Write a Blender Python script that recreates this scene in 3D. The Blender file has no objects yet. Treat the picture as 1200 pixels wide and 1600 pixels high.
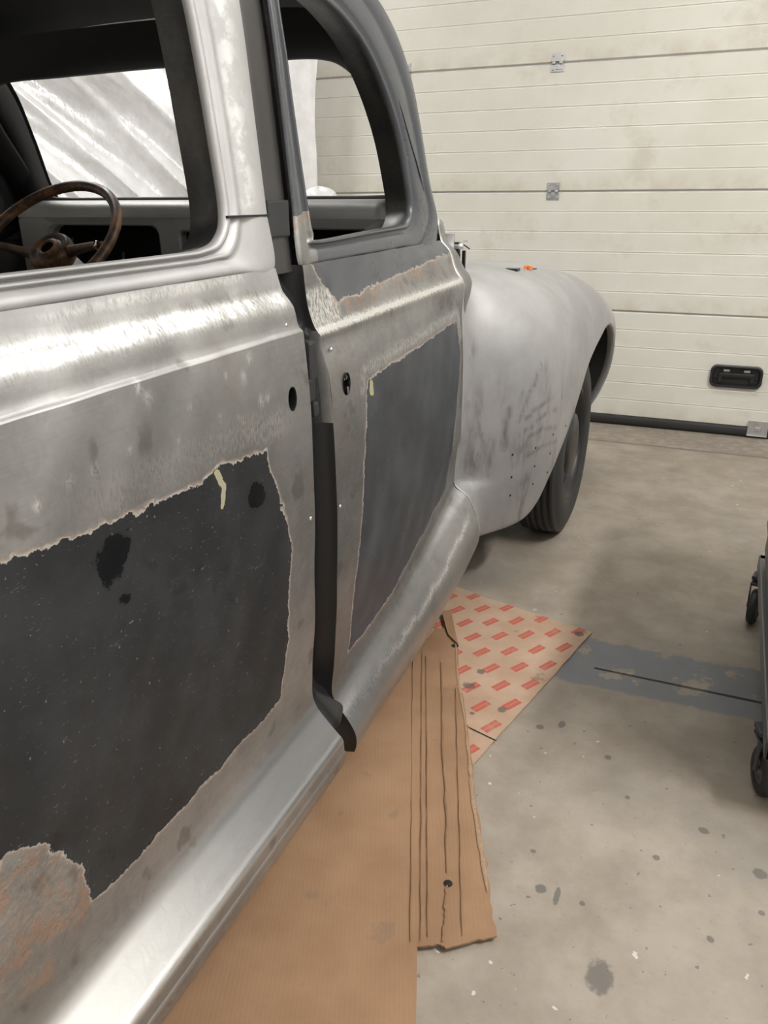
import bpy, bmesh, math, random
import numpy as np
from mathutils import Matrix, Vector
random.seed(7); np.random.seed(7)
SC = bpy.context.scene
COL = SC.collection

# ------------------------------------------------------------------ camera
F_PX, CX, CY, H = 1235.0, 600.0, 800.0, 1.22
yv = np.array([(1163-CX)/F_PX, -(303-CY)/F_PX, -1.0]); yv /= np.linalg.norm(yv)
v2 = np.array([(-2600-CX)/F_PX, -(327-CY)/F_PX, -1.0]); v2 /= np.linalg.norm(v2)
xv = -v2; xv -= yv*np.dot(xv, yv); xv /= np.linalg.norm(xv)
zv = np.cross(xv, yv)
RW = np.array([xv, yv, zv])            # camera axes in world
cd = bpy.data.cameras.new('camera'); cam = bpy.data.objects.new('camera', cd); COL.objects.link(cam)
cd.sensor_fit = 'VERTICAL'; cd.sensor_height = 36.0; cd.lens = F_PX/1600.0*36.0
cd.clip_start = 0.02; cd.clip_end = 100
M4 = Matrix([list(RW[0])+[0], list(RW[1])+[0], list(RW[2])+[H], [0, 0, 0, 1]])
cam.matrix_world = M4
SC.camera = cam
# ------------------------------------------------------------------ world, exposure
w = bpy.data.worlds.new('world'); SC.world = w; w.use_nodes = True
w.node_tree.nodes['Background'].inputs[0].default_value = (0.9, 0.95, 1, 1)
w.node_tree.nodes['Background'].inputs[1].default_value = 0.05
vs = SC.view_settings
vs.view_transform = 'Standard'; vs.look = 'None'; vs.gamma = 1.0; vs.use_curve_mapping = False
vs.exposure = 0.22
CEIL = 3.1
LAMPS = [  # x, y, length, along-y, strength
    (0.15, 3.15, 1.8, False, 21), (1.35, 1.25, 1.2, True, 130), (-1.6, 0.2, 1.5, True, 30),
    (-3.0, 2.9, 1.5, True, 48), (0.9, -1.8, 1.5, True, 28), (-1.9, -2.4, 1.5, True, 30)]

# measuring helpers: points of the place worked out from the photograph
def ray(px, py):
    return RW @ np.array([(px-CX)/F_PX, -(py-CY)/F_PX, -1.0])
def onx(px, py, x):
    d = ray(px, py); t = x/d[0]; return np.array([x, t*d[1], H+t*d[2]])
def onz(px, py, z):
    d = ray(px, py); t = (z-H)/d[2]; return np.array([t*d[0], t*d[1], z])

# ------------------------------------------------------------------ node helpers
class NT:
    def __init__(s, name):
        s.m = bpy.data.materials.new(name); s.m.use_nodes = True
        s.t = s.m.node_tree; s.t.nodes.clear()
        s.out = s.t.nodes.new('ShaderNodeOutputMaterial')
        s.b = s.t.nodes.new('ShaderNodeBsdfPrincipled')
        s.t.links.new(s.b.outputs[0], s.out.inputs[0])
        s.tc = s.t.nodes.new('ShaderNodeTexCoord')
    def put(s, sock, v):
        if v is None: return
        if isinstance(v, bpy.types.NodeSocket): s.t.links.new(v, sock)
        elif isinstance(v, (tuple, list)) and sock.type == 'RGBA' and len(v) == 3: sock.default_value = (*v, 1)
        else: sock.default_value = v
    def n(s, typ, ins=(), out=0, **kw):
        nd = s.t.nodes.new(typ)
        for k, v in kw.items(): setattr(nd, k, v)
        for k, v in (ins.items() if isinstance(ins, dict) else enumerate(ins)): s.put(nd.inputs[k], v)
        return nd.outputs[out]
    def math(s, op, a, b=None, c=None, clamp=False):
        return s.n('ShaderNodeMath', [a, b, c], operation=op, use_clamp=clamp)
    def noise(s, scale, detail=4, rough=.55, vec=None, dist=0.0, color=False):
        return s.n('ShaderNodeTexNoise', {'Vector': vec if vec is not None else s.tc.outputs['Object'], 'Scale': scale, 'Detail': detail, 'Roughness': rough, 'Distortion': dist}, out=1 if color else 0)
    def mapv(s, scale=(1, 1, 1), loc=(0, 0, 0), rot=(0, 0, 0), vec=None):
        return s.n('ShaderNodeMapping', {'Vector': vec if vec is not None else s.tc.outputs['Object'], 'Location': loc, 'Rotation': rot, 'Scale': scale})
    def ss(s, v, a, b, lo=0.0, hi=1.0):
        return s.n('ShaderNodeMapRange', {0: v, 1: a, 2: b, 3: lo, 4: hi}, interpolation_type='SMOOTHSTEP')
    def lin(s, v, a, b, lo=0.0, hi=1.0):
        return s.n('ShaderNodeMapRange', {0: v, 1: a, 2: b, 3: lo, 4: hi})
    def mix(s, f, a, b):
        nd = s.t.nodes.new('ShaderNodeMix'); nd.data_type = 'RGBA'
        s.put(nd.inputs[0], f); s.put(nd.inputs[6], a); s.put(nd.inputs[7], b); return nd.outputs[2]
    def mixf(s, f, a, b):
        nd = s.t.nodes.new('ShaderNodeMix'); nd.data_type = 'FLOAT'
        s.put(nd.inputs[0], f); s.put(nd.inputs[2], a); s.put(nd.inputs[3], b); return nd.outputs[0]
    def attr(s, name):
        return s.n('ShaderNodeAttribute', out=2, attribute_name=name)
    def bump(s, h, strength=.3, dist=.002, nrm=None):
        return s.n('ShaderNodeBump', {'Strength': strength, 'Distance': dist, 'Height': h, 'Normal': nrm})
    def set(s, **kw):
        nm = dict(color='Base Color', metal='Metallic', rough='Roughness', normal='Normal', alpha='Alpha', emit='Emission Color', estr='Emission Strength', trans='Transmission Weight', coat='Coat Weight', spec='Specular IOR Level')
        for k, v in kw.items(): s.put(s.b.inputs[nm[k]], v)
        return s.m

def simple(name, col, rough=.5, metal=0.0, var=.12, scale=20, bump=0.0, **kw):
    t = NT(name)
    nz = t.noise(scale, 5)
    c = t.mix(nz, tuple(x*(1-var) for x in col), tuple(min(1, x*(1+var)) for x in col))
    t.set(color=c, rough=t.lin(nz, 0, 1, max(0, rough-.08), min(1, rough+.08)), metal=metal, **kw)
    if bump: t.set(normal=t.bump(nz, bump))
    return t.m

def steel_core(t, lo=.33, hi=.52):
    """worked bare sheet steel: clouded heat tint, brushed streaks and grinder marks"""
    cloud = t.noise(5, 6, .6)
    streak = t.noise(6, 5, .6, vec=t.mapv((6, 3, 60)))
    swirl = t.noise(38, 3, .6, dist=1.5)
    spot = t.noise(14, 3, .5)
    v = t.math('ADD', t.math('MULTIPLY', cloud, .70), t.math('MULTIPLY', streak, .13))
    v = t.math('ADD', v, t.math('MULTIPLY', swirl, .17))
    base = t.mix(t.ss(v, .32, .68), (lo*1.01, lo*.995, lo*.975), (hi*1.0, hi*.995, hi*.985))
    dark = t.ss(spot, .60, .68)
    base = t.mix(t.math('MULTIPLY', dark, .5), base, (.17, .155, .14))
    tint = t.ss(t.noise(3.2, 4, .6, vec=t.mapv(loc=(5, 3, 2))), .52, .66)
    base = t.mix(t.math('MULTIPLY', tint, .28), base, (.27, .22, .18))
    rough = t.lin(v, .3, .7, .53, .41)
    return base, rough, streak, swirl, cloud

def body_mat(name, paintcol=(.017, .018, .0195), lo=.29, hi=.47, prough=.46, scratch=.5):
    t = NT(name)
    base, rough, streak, swirl, cloud = steel_core(t, lo, hi)
    sd0 = t.attr('paint')
    rag = t.math('ADD', t.math('MULTIPLY', t.math('SUBTRACT', t.noise(22, 3, .6), .5), .022), t.math('MULTIPLY', t.math('SUBTRACT', t.noise(85, 4, .7), .5), .020))
    sd = t.math('ADD', sd0, rag)
    mt_ = t.attr('matte'); rough = t.mixf(mt_, rough, .62); base = t.mix(t.math('MULTIPLY', mt_, .6), base, (.40, .398, .395))
    # bright ground zones, plus belt and flare highlights put into the colour
    br = t.attr('bright')
    hatch = t.noise(9, 3, .6, vec=t.mapv((10, 26, 10), rot=(.5, 0, 0)))
    bm = t.math('ADD', t.math('MULTIPLY', br, t.ss(hatch, .34, .6)), t.math('MULTIPLY', t.math('SUBTRACT', br, .95, clamp=True), 4.0), clamp=True)
    base = t.mix(bm, base, (.90, .89, .875)); rough = t.mixf(bm, rough, .27)
    cl = t.math('MULTIPLY', t.attr('painted_sheen'), t.ss(t.noise(8, 4, .6), .1, .45, .7, 1.0))  # reflected brightness of the flare and its seam lip, painted into the steel
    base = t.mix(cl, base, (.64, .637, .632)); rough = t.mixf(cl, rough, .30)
    # heat and rust tint
    ru = t.math('MULTIPLY', t.attr('rust'), t.ss(t.noise(30, 4, .6), .42, .62))
    base = t.mix(t.math('MULTIPLY', ru, .75), base, (.30, .185, .12))
    metal = t.mixf(ru, .92, .5)
    # putty
    pu = t.attr('putty')
    # feathered paint edge
    fe = t.math('MULTIPLY', t.ss(sd, -.0065, -.002), .6)
    base = t.mix(fe, base, (.29, .18, .115)); metal = t.mixf(fe, metal, .3)
    ln = t.math('MULTIPLY', t.ss(sd, -.002, 0.0), 1.0)
    base = t.mix(ln, base, (.34, .32, .29)); metal = t.mixf(ln, metal, .1); rough = t.mixf(ln, rough, .6)
    pm = t.ss(sd, .0012, .0022)
    pcl = t.mix(t.ss(t.noise(7, 5, .6), .35, .7), paintcol, tuple(c*1.7 for c in paintcol))
    scr = t.ss(t.noise(40, 3, .75, vec=t.mapv((1, 1, 5), rot=(.7, 0, 0)), dist=2), .665, .70)
    pcl = t.mix(t.math('MULTIPLY', scr, scratch), pcl, (.30, .29, .25))
    pcl = t.mix(t.attr('enamel'), pcl, (.062, .066, .075))
    spk = t.ss(t.noise(150, 2, .5), .715, .74)
    pcl = t.mix(t.math('MULTIPLY', spk, .4), pcl, (.35, .35, .30))
    # wet-looking darker blots
    blot = t.math('MULTIPLY', t.ss(t.noise(13, 4, .6), .62, .70), .45)
    pcl = t.mix(blot, pcl, tuple(c*.55 for c in paintcol))
    wet = t.ss(t.math('ADD', t.attr('wet'), t.math('MULTIPLY', t.math('SUBTRACT', t.noise(24, 5, .65), .5), 1.6)), .40, .62)
    pcl = t.mix(wet, pcl, tuple(c*.5 for c in paintcol))
    base = t.mix(pm, base, pcl); metal = t.mixf(pm, metal, 0.0)
    rough = t.mixf(pm, rough, t.mixf(wet, t.lin(cloud, .3, .7, prough+.08, prough-.08), .18))
    pz = t.math('ADD', pu, t.math('MULTIPLY', t.math('SUBTRACT', t.noise(60, 4), .5), .9))
    pz2 = t.math('MULTIPLY', t.ss(pz, .42, .52), t.ss(pu, .02, .12))
    base = t.mix(pz2, base, t.mix(t.ss(pz, .6, .66), (.36, .34, .13), (.30, .28, .24)))
    metal = t.mixf(pz2, metal, 0.0); rough = t.mixf(pz2, rough, .7)
    t.set(color=base, metal=metal, rough=rough, spec=t.mixf(pm, .5, t.mixf(t.attr('enamel'), .28, .6)))
    lum = t.math('ADD', t.math('MULTIPLY', pm, .9), t.math('MULTIPLY', swirl, .25))
    lum = t.math('ADD', lum, t.math('MULTIPLY', t.math('MULTIPLY', br, hatch), .6))
    lum = t.math('ADD', lum, t.math('MULTIPLY', t.math('MULTIPLY', t.attr('rust'), t.noise(75, 3, .6)), 4.5))
    t.set(normal=t.bump(lum, .4, .002))
    return t.m

M = {}
M['door_steel'] = body_mat('worked_steel_and_black_primer')
M['front_steel'] = body_mat('worked_steel_and_dark_enamel', paintcol=(.030, .033, .039), lo=.22, hi=.38, prough=.34)
def fender_mat():
    t = NT('sanded_grey_steel')
    cloud = t.noise(4, 6, .6)
    streak = t.noise(5, 4, .6, vec=t.mapv((3, 3, .9)), dist=.6)
    base = t.mix(t.ss(cloud, .3, .7), (.36, .357, .355), (.46, .457, .455))
    wip = t.math('MULTIPLY', t.math('MULTIPLY', t.ss(streak, .50, .68), t.ss(t.noise(30, 4, .6, vec=t.mapv((1, 1, .35))), .35, .6)), t.attr('rust'))
    base = t.mix(t.math('MULTIPLY', wip, .55), base, (.16, .135, .12))
    sm_ = t.math('MULTIPLY', t.attr('smudge'), t.ss(t.noise(55, 4, .6, vec=t.mapv((1, 1, .3))), .30, .58))
    base = t.mix(t.math('MULTIPLY', sm_, .75), base, (.15, .13, .12))
    br = t.attr('bright')
    bm = t.math('ADD', t.math('MULTIPLY', br, t.ss(t.noise(40, 3, .6), .4, .6)), t.math('SUBTRACT', br, .6, clamp=True), clamp=True)
    base = t.mix(bm, base, (.85, .84, .82))
    t.set(color=base, metal=.6, rough=t.mixf(bm, t.lin(cloud, .3, .7, .64, .54), .22), normal=t.bump(t.noise(160, 3), .12, .001))
    return t.m
M['fender'] = fender_mat()
def plain_steel(name, lo, hi, metal=.92, radd=0.0):
    t = NT(name); base, rough, *_ = steel_core(t, lo, hi)
    t.set(color=base, metal=metal, rough=t.math('ADD', rough, radd)); return t.m
M['steel'] = plain_steel('bare_steel', .36, .52)
M['dark_steel'] = plain_steel('dark_bare_steel', .10, .19)
M['inner'] = simple('grey_inner_metal', (.17, .17, .17), .5, .4, .3, 6)
M['dash'] = simple('grey_dash_primer', (.36, .36, .35), .5, .3, .2, 5)
M['black'] = simple('black_satin_paint', (.012, .012, .013), .32, 0, .3, 12)
M['lining'] = simple('dark_roof_metal', (.02, .02, .022), .6, 0, .3, 8)
M['void'] = simple('dark_cavity', (.006, .006, .006), .8)
M['chrome'] = simple('bright_screw_metal', (.75, .75, .75), .2, 1.0, .05)
M['rubber'] = simple('tyre_rubber', (.022, .022, .023), .62, 0, .3, 30, .1)
M['rustwheel'] = None
t = NT('rusty_brown_wheel')
nz = t.noise(26, 5, .65)
t.set(color=t.mix(t.ss(nz, .4, .62), (.055, .035, .025), (.22, .105, .045)), rough=t.lin(nz, .3, .7, .35, .6), normal=t.bump(nz, .2)); M['rustwheel'] = t.m

# ------------------------------------------------------------------ mesh helpers
def link(o, parent=None):
    COL.objects.link(o)
    if parent is not None:
        o.parent = parent
        o.matrix_parent_inverse = parent_world(parent).inverted()
    return o
def parent_world(o):
    m = Matrix.Translation(o.location) @ o.rotation_euler.to_matrix().to_4x4()
    return m if o.parent is None else parent_world(o.parent) @ o.matrix_parent_inverse @ m
def mesh_obj(name, verts, faces, mat, parent=None, smooth=True, attrs=None):
    me = bpy.data.meshes.new(name)
    me.from_pydata([tuple(map(float, v)) for v in verts], [], [tuple(map(int, f)) for f in faces])
    if smooth: me.polygons.foreach_set('use_smooth', np.ones(len(me.polygons), bool))
    if attrs:
        for k, v in attrs.items():
            a = me.attributes.new(k, 'FLOAT', 'POINT'); a.data.foreach_set('value', np.asarray(v, np.float32))
    if mat is not None: me.materials.append(mat)
    me.update()
    return link(bpy.data.objects.new(name, me), parent)
def grid_faces(nu, nv, closeu=False, closev=False, off=0):
    F = []
    for i in range(nu if closeu else nu-1):
        for j in range(nv if closev else nv-1):
            i2, j2 = (i+1) % nu, (j+1) % nv
            F.append((off+i*nv+j, off+i2*nv+j, off+i2*nv+j2, off+i*nv+j2))
    return F
def grid_obj(name, P, mat, parent=None, closeu=False, closev=False, smooth=True, attrs=None, thick=0.0):
    nu, nv = P.shape[:2]
    o = mesh_obj(name, P.reshape(-1, 3), grid_faces(nu, nv, closeu, closev), mat, parent, smooth, attrs)
    if thick:
        md = o.modifiers.new('thickness', 'SOLIDIFY'); md.thickness = thick; md.offset = 0
    return o
def bm_obj(name, bm, mat, parent=None, smooth=False):
    me = bpy.data.meshes.new(name); bmesh.ops.recalc_face_normals(bm, faces=bm.faces[:]); bm.to_mesh(me); bm.free()
    if smooth: me.polygons.foreach_set('use_smooth', np.ones(len(me.polygons), bool))
    me.materials.append(mat); return link(bpy.data.objects.new(name, me), parent)
def bm_box(bm, lo, hi, bev=0.0, mat=None):
    lo, hi = np.array(lo, float), np.array(hi, float)
    r = bmesh.ops.create_cube(bm, size=1.0)
    for v in r['verts']:
        v.co = Vector((lo+hi)/2) + Vector([v.co[i]*(hi-lo)[i] for i in range(3)])
        if mat is not None: v.co = mat @ v.co
    if bev:
        es = list({e for v in r['verts'] for e in v.link_edges})
        bmesh.ops.bevel(bm, geom=es, offset=bev, segments=2, affect='EDGES', profile=.6)
def box(name, lo, hi, mat, parent=None, bev=.004):
    bm = bmesh.new(); bm_box(bm, lo, hi, bev); return bm_obj(name, bm, mat, parent)
def catmull(P, n=8, closed=False):
    P = np.asarray(P, float); N = len(P); out = []
    for i in range(N if closed else N-1):
        p1, p2 = P[i], P[(i+1) % N]
        p0 = P[i-1] if (closed or i > 0) else 2*p1-p2
        p3 = P[(i+2) % N] if (closed or i+2 < N) else 2*p2-p1
        for k in range(n):
            u = k/n
            out.append(.5*((2*p1)+(-p0+p2)*u+(2*p0-5*p1+4*p2-p3)*u*u+(-p0+3*p1-3*p2+p3)*u**3))
    if not closed: out.append(P[-1])
    return np.array(out)
def tube(name, pts, r, mat, parent=None, seg=10, closed=False, caps=True):
    pts = np.asarray(pts, float); N = len(pts)
    rr = np.full(N, r) if np.isscalar(r) else np.asarray(r)
    T = np.gradient(pts, axis=0) if not closed else (np.roll(pts, -1, 0)-np.roll(pts, 1, 0))
    T /= np.linalg.norm(T, axis=1)[:, None]
    ref = np.array([0, 0, 1.0]) if abs(T[0][2]) < .9 else np.array([1.0, 0, 0])
    nrm = np.cross(T[0], ref); nrm /= np.linalg.norm(nrm); P = np.zeros((N, seg, 3))
    for i in range(N):
        nrm = nrm-T[i]*np.dot(nrm, T[i]); nrm /= np.linalg.norm(nrm); b = np.cross(T[i], nrm)
        for k in range(seg):
            a = 2*math.pi*k/seg; P[i, k] = pts[i]+rr[i]*(math.cos(a)*nrm+math.sin(a)*b)
    F = grid_faces(N, seg, closed, True)
    if caps and not closed: F += [tuple(range(seg))[::-1], tuple((N-1)*seg+k for k in range(seg))]
    return mesh_obj(name, P.reshape(-1, 3), F, mat, parent)
def lathe(name, prof, mat, parent=None, center=(0, 0, 0), axis='x', seg=48, smooth=True, rot=None, close=False):
    prof = np.asarray(prof, float); P = np.zeros((seg, len(prof), 3))
    for k in range(seg):
        a = 2*math.pi*k/seg
        for j, (r, h) in enumerate(prof):
            q = {'x': (h, r*math.cos(a), r*math.sin(a)), 'z': (r*math.cos(a), r*math.sin(a), h), 'y': (r*math.cos(a), h, r*math.sin(a))}[axis]
            q = Vector(q)
            if rot is not None: q = rot @ q
            P[k, j] = np.array(q)+np.array(center)
    return grid_obj(name, P, mat, parent, closeu=True, closev=close, smooth=smooth)
def poly_sd(y, z, poly):
    """signed distance, positive inside"""
    P = np.asarray(poly, float); d = np.full(y.shape, 1e9); ins = np.zeros(y.shape, bool)
    for i in range(len(P)):
        a, b = P[i], P[(i+1) % len(P)]
        e = b-a; L2 = max(1e-12, e@e)
        tt = np.clip(((y-a[0])*e[0]+(z-a[1])*e[1])/L2, 0, 1)
        d = np.minimum(d, np.hypot(y-a[0]-tt*e[0], z-a[1]-tt*e[1]))
        c = ((a[1] > z) != (b[1] > z)) & (y < (b[0]-a[0])*(z-a[1])/(b[1]-a[1]+1e-15)+a[0])
        ins ^= c
    return np.where(ins, d, -d)
def line_d(y, z, pts):
    d = np.full(y.shape, 1e9)
    for a, b in zip(pts[:-1], pts[1:]):
        a, b = np.array(a), np.array(b); e = b-a
        tt = np.clip(((y-a[0])*e[0]+(z-a[1])*e[1])/(e@e), 0, 1)
        d = np.minimum(d, np.hypot(y-a[0]-tt*e[0], z-a[1]-tt*e[1]))
    return d
def yz(pix, x): return [tuple(onx(px, py, x)[1:]) for px, py in pix]
def smooth01(v, a, b):
    u = np.clip((v-a)/(b-a), 0, 1); return u*u*(3-2*u)
def tag(o, label=None, cat=None, group=None, kind=None):
    if label: o['label'] = label
    if cat: o['category'] = cat
    if group: o['group'] = group
    if kind: o['kind'] = kind
    return o
def empty(name, loc):
    o = bpy.data.objects.new(name, None); o.location = loc; o.empty_display_size = .1
    COL.objects.link(o); return o

# ================================================================== THE ROOM
X0, X1, Y0, Y1 = -4.6, 2.3, -4.0, 4.56      # Y1: face of the overhead door
# floor with an open joint
def floor_mat():
    t = NT('worn_concrete_floor')
    big = t.noise(1.3, 5, .6); mid = t.noise(7, 6, .65); fine = t.noise(90, 4, .6)
    v = t.math('ADD', t.math('MULTIPLY', big, .5), t.math('MULTIPLY', mid, .5))
    base = t.mix(t.ss(v, .36, .64), (.245, .205, .163), (.345, .300, .248))
    gry = t.ss(t.noise(2.2, 4, .6, vec=t.mapv(loc=(4, 2, 0))), .5, .68)
    base = t.mix(t.math('MULTIPLY', gry, .45), base, (.215, .20, .18))
    base = t.mix(t.math('MULTIPLY', t.ss(fine, .60, .72), .35), base, (.17, .155, .14))
    base = t.mix(t.math('MULTIPLY', t.ss(t.noise(60, 2, .5), .70, .74), .8), base, (.12, .115, .11))
    base = t.mix(t.math('MULTIPLY', t.ss(t.noise(34, 2, .5, vec=t.mapv(loc=(7, 1, 3))), .735, .75), .8), base, (.6, .58, .54))
    sep = t.n('ShaderNodeSeparateXYZ', [t.tc.outputs['Object']])
    sx = sep; nd = sep.node; X, Y = nd.outputs[0], nd.outputs[1]
    wob = t.math('MULTIPLY', t.math('SUBTRACT', mid, .5), .10)
    # old painted strip along the joint, beyond the car's flank
    Yw = t.math('ADD', Y, wob)
    band = t.math('MULTIPLY', t.ss(Yw, 1.855, 1.875), t.ss(Yw, 2.115, 2.095))
    band = t.math('MULTIPLY', band, t.ss(t.math('ADD', X, wob), -.34, -.31))
    band = t.math('MULTIPLY', band, t.ss(t.noise(8, 5, .65, vec=t.mapv(loc=(2, 9, 0))), .38, .43))
    base = t.mix(band, base, t.mix(mid, (.15, .155, .167), (.20, .206, .218)))
    # dirty threshold
    thr = t.ss(t.math('ADD', Y, t.math('MULTIPLY', wob, .4)), 4.17, 4.19)
    base = t.mix(t.math('MULTIPLY', thr, .55), base, t.mix(t.ss(t.noise(20, 5), .4, .7), (.19, .16, .135), (.32, .29, .25)))
    thl = t.math('MULTIPLY', thr, t.ss(Y, 4.215, 4.195))
    base = t.mix(t.math('MULTIPLY', thl, .6), base, (.08, .07, .06))
    # oil spots
    for (px, py, r, k) in ((938, 1527, .022, 1.5), (845, 1388, .011, 1), (870, 1400, .006, 3.5), (1187, 1365, .013, 1), (1025, 1340, .007, 1), (910, 1412, .006, 1), (1100, 1298, .010, 1), (833, 1330, .006, 1), (1110, 1468, .007, 1), (950, 1183, .008, 1), (843, 1136, .010, 1), (878, 1132, .009, 1.6), (980, 1246, .006, 1), (1190, 1427, .006, 1)):
        p = onz(px, py, 0)
        v3 = t.mapv((1, 1/k, 1), loc=(-p[0], -p[1]/k, 0))
        dd = t.n('ShaderNodeVectorMath', {0: v3}, out=1, operation='LENGTH')
        dd = t.math('ADD', dd, t.math('MULTIPLY', t.math('SUBTRACT', t.noise(60, 3), .5), r*1.1))
        base = t.mix(t.ss(dd, r*1.15, r*.8, 0, .72), base, (.085, .078, .072))
    t.set(color=base, rough=t.lin(v, .3, .7, .72, .5), normal=t.bump(t.math('ADD', fine, t.math('MULTIPLY', mid, .6)), .18, .003))
    return t.m
M['floor'] = floor_mat()
jx0, jx1, jy0, jy1 = -.20, 1.6, 1.950, 1.962
V = [(X0, Y0, 0), (X1, Y0, 0), (X1, Y1+.3, 0), (X0, Y1+.3, 0), (jx0, jy0, 0), (jx1, jy0-.01, 0), (jx1, jy1-.010+.008, 0), (jx0, jy1-.003, 0)]
V += [(a, b, -.02) for a, b, _ in V[4:8]]
Fc = [(0, 1, 5, 4), (1, 2, 6, 5), (2, 3, 7, 6), (3, 0, 4, 7), (4, 5, 9, 8), (5, 6, 10, 9), (6, 7, 11, 10), (7, 4, 8, 11), (8, 9, 10, 11)]
tag(mesh_obj('floor', V, Fc, M['floor'], smooth=False), 'beige worn concrete workshop floor with oil spots', kind='structure')
M['wall'] = simple('painted_wall', (.70, .69, .66), .75, 0, .08, 3)
M['ceil'] = simple('white_ceiling', (.70, .69, .66), .8, 0, .05, 3)
def struct(name, lo, hi, mat, label): return tag(box(name, lo, hi, mat, bev=0), label, kind='structure')
struct('wall_left', (X0-.12, Y0, 0), (X0, Y1+.3, CEIL), M['wall'], 'pale painted workshop wall behind the plastic sheeting')
struct('wall_right', (X1, Y0, 0), (X1+.12, Y1+.3, CEIL), M['wall'], 'pale painted wall on the tool cart side')
struct('wall_back', (X0, Y0-.12, 0), (X1, Y0, CEIL), M['wall'], 'pale painted wall at the tail of the car')
struct('ceiling', (X0, Y0, CEIL), (X1, Y1+.3, CEIL+.1), M['ceil'], 'white workshop ceiling')
DX0, DX1 = -3.6, 1.25
struct('wall_front', (X0, Y1, 0), (DX0-.01, Y1+.15, CEIL), M['wall'], 'pale wall beside the overhead door')
struct('trim_1', (DX1+.01, Y1, 0), (X1, Y1+.15, CEIL), M['wall'], 'pale wall pier by the overhead door handle')

# overhead door: sections with pressed ribs, hinges, handle, rubber seal
def door_mat():
    t = NT('cream_door_enamel')
    big = t.noise(1.6, 5, .65); mid = t.noise(9, 5, .6)
    base = t.mix(t.ss(big, .35, .7), (.64, .625, .57), (.59, .57, .505))
    sm = t.math('MULTIPLY', t.ss(t.noise(2.6, 6, .7, vec=t.mapv(loc=(3, 0, 1))), .55, .72), .4)
    base = t.mix(sm, base, (.42, .37, .28))
    nd = t.n('ShaderNodeSeparateXYZ', [t.tc.outputs['Object']]).node
    z = nd.outputs[2]
    for zj in (.035, .631, 1.238, 1.844, 2.45):     # rubbed-in grime that gathers above every joint
        g = t.math('MULTIPLY', t.ss(z, zj+.12, zj), t.math('GREATER_THAN', z, zj-.01))
        g = t.math('MULTIPLY', t.math('MULTIPLY', g, t.ss(mid, .3, .75)), .45)
        base = t.mix(g, base, (.40, .33, .22))
    t.set(color=base, rough=.5, normal=t.bump(t.noise(220, 2), .12, .001))
    return t.m
M['gdoor'] = door_mat()
M['seal'] = simple('black_rubber_seal', (.012, .012, .012), .6)
M['galv'] = simple('galvanised_hinge_plate', (.50, .50, .50), .38, .8, .25, 40)
M['jointdark'] = simple('grey_joint_strip', (.30, .30, .29), .5, .3)
gd = empty('door_1', ((DX0+DX1)/2, Y1, 0)); tag(gd, 'cream sectional overhead door with ribbed panels and black handle', kind='structure')
ZJ = [.050, .631, 1.238, 1.844, 2.45, 3.06]
for zi, (za, zb) in enumerate(zip(ZJ[:-1], ZJ[1:])):
    prof = [(za+.003, .035), (za+.003, .004), (za+.007, 0)]
    nrib = 6
    for k in range(1, nrib):
        zc = za+(zb-za)*k/nrib
        prof += [(zc-.006, 0), (zc-.0015, .0018), (zc+.0015, .0018), (zc+.003, -.001), (zc+.008, 0)]
    prof += [(zb-.010, 0), (zb-.004, .005), (zb-.003, .035)]
    P = np.array([[(x, Y1+d, z) for z, d in prof] for x in (DX0, DX1)])
    grid_obj('panel', P, M['gdoor'], gd, smooth=False)
    if zi < 4:
        box('joint_strip', (DX0, Y1+.006, zb-.006), (DX1, Y1+.03, zb+.006), M['jointdark'], gd, bev=0)
# rubber bottom seal (bulb)
sp = catmull([(Y1-.004, .056), (Y1-.014, .046), (Y1-.018, .016), (Y1-.006, .001), (Y1+.03, .001), (Y1+.034, .056)], 4)
grid_obj('bottom_seal', np.array([[(x, a, b) for a, b in sp] for x in (DX0, DX1)]), M['seal'], gd)
def hinge(x, z):
    bm = bmesh.new()
    bm_box(bm, (x-.035, Y1-.004, z+.006), (x+.035, Y1+.001, z+.045), .002)
    bm_box(bm, (x-.035, Y1-.004, z-.042), (x+.035, Y1+.001, z-.006), .002)
    bm_box(bm, (x-.028, Y1-.012, z-.006), (x-.010, Y1+.001, z+.006), .003)
    bm_box(bm, (x+.010, Y1-.012, z-.006), (x+.028, Y1+.001, z+.006), .003)
    bm_box(bm, (x-.008, Y1-.008, z-.03), (x+.008, Y1-.003, z-.012), .002)
    o = bm_obj('hinge', bm, M['galv'], gd)
    for sx in (-.022, .022):
        for sz in (-.03, .032):
            lathe('screw', [(0, -.008), (.004, -.007), (.005, -.004), (.005, 0)], M['galv'], o, (x+sx, Y1-.002, z+sz), 'y', 8)
for hx, hz in ((-.966, 1.844), (-.945, 1.238), (-1.80, 1.844), (-1.80, 1.238), (.33, 1.844), (.33, 1.238)):
    hinge(hx, hz)
# recessed lift handle
hc = onx(1150, 588, 1); d = ray(1150, 588); tt = Y1/d[1]; hx, hz = tt*d[0], H+tt*d[2]
bm = bmesh.new()
def rrect(cx, cz, w2, h2, r, n=6):
    out = []
    for sx, sz, a0 in ((1, 1, 0), (-1, 1, 90), (-1, -1, 180), (1, -1, 270)):
        for k in range(n+1):
            a = math.radians(a0+90*k/n); out.append((cx+sx*(w2-r)+r*math.cos(a), cz+sz*(h2-r)+r*math.sin(a)))
    return out
def rings_obj(name, loops, mat, parent, cap=True, smooth=False):
    n = len(loops[0]); V = [p for L in loops for p in L]
    F = grid_faces(len(loops), n, False, True)
    if cap: F.append(tuple((len(loops)-1)*n+k for k in range(n)))
    return mesh_obj(name, V, F, mat, parent, smooth)
lp = lambda w2, h2, r, y: [(a, y, b) for a, b in rrect(hx, hz, w2, h2, r)]
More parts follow.
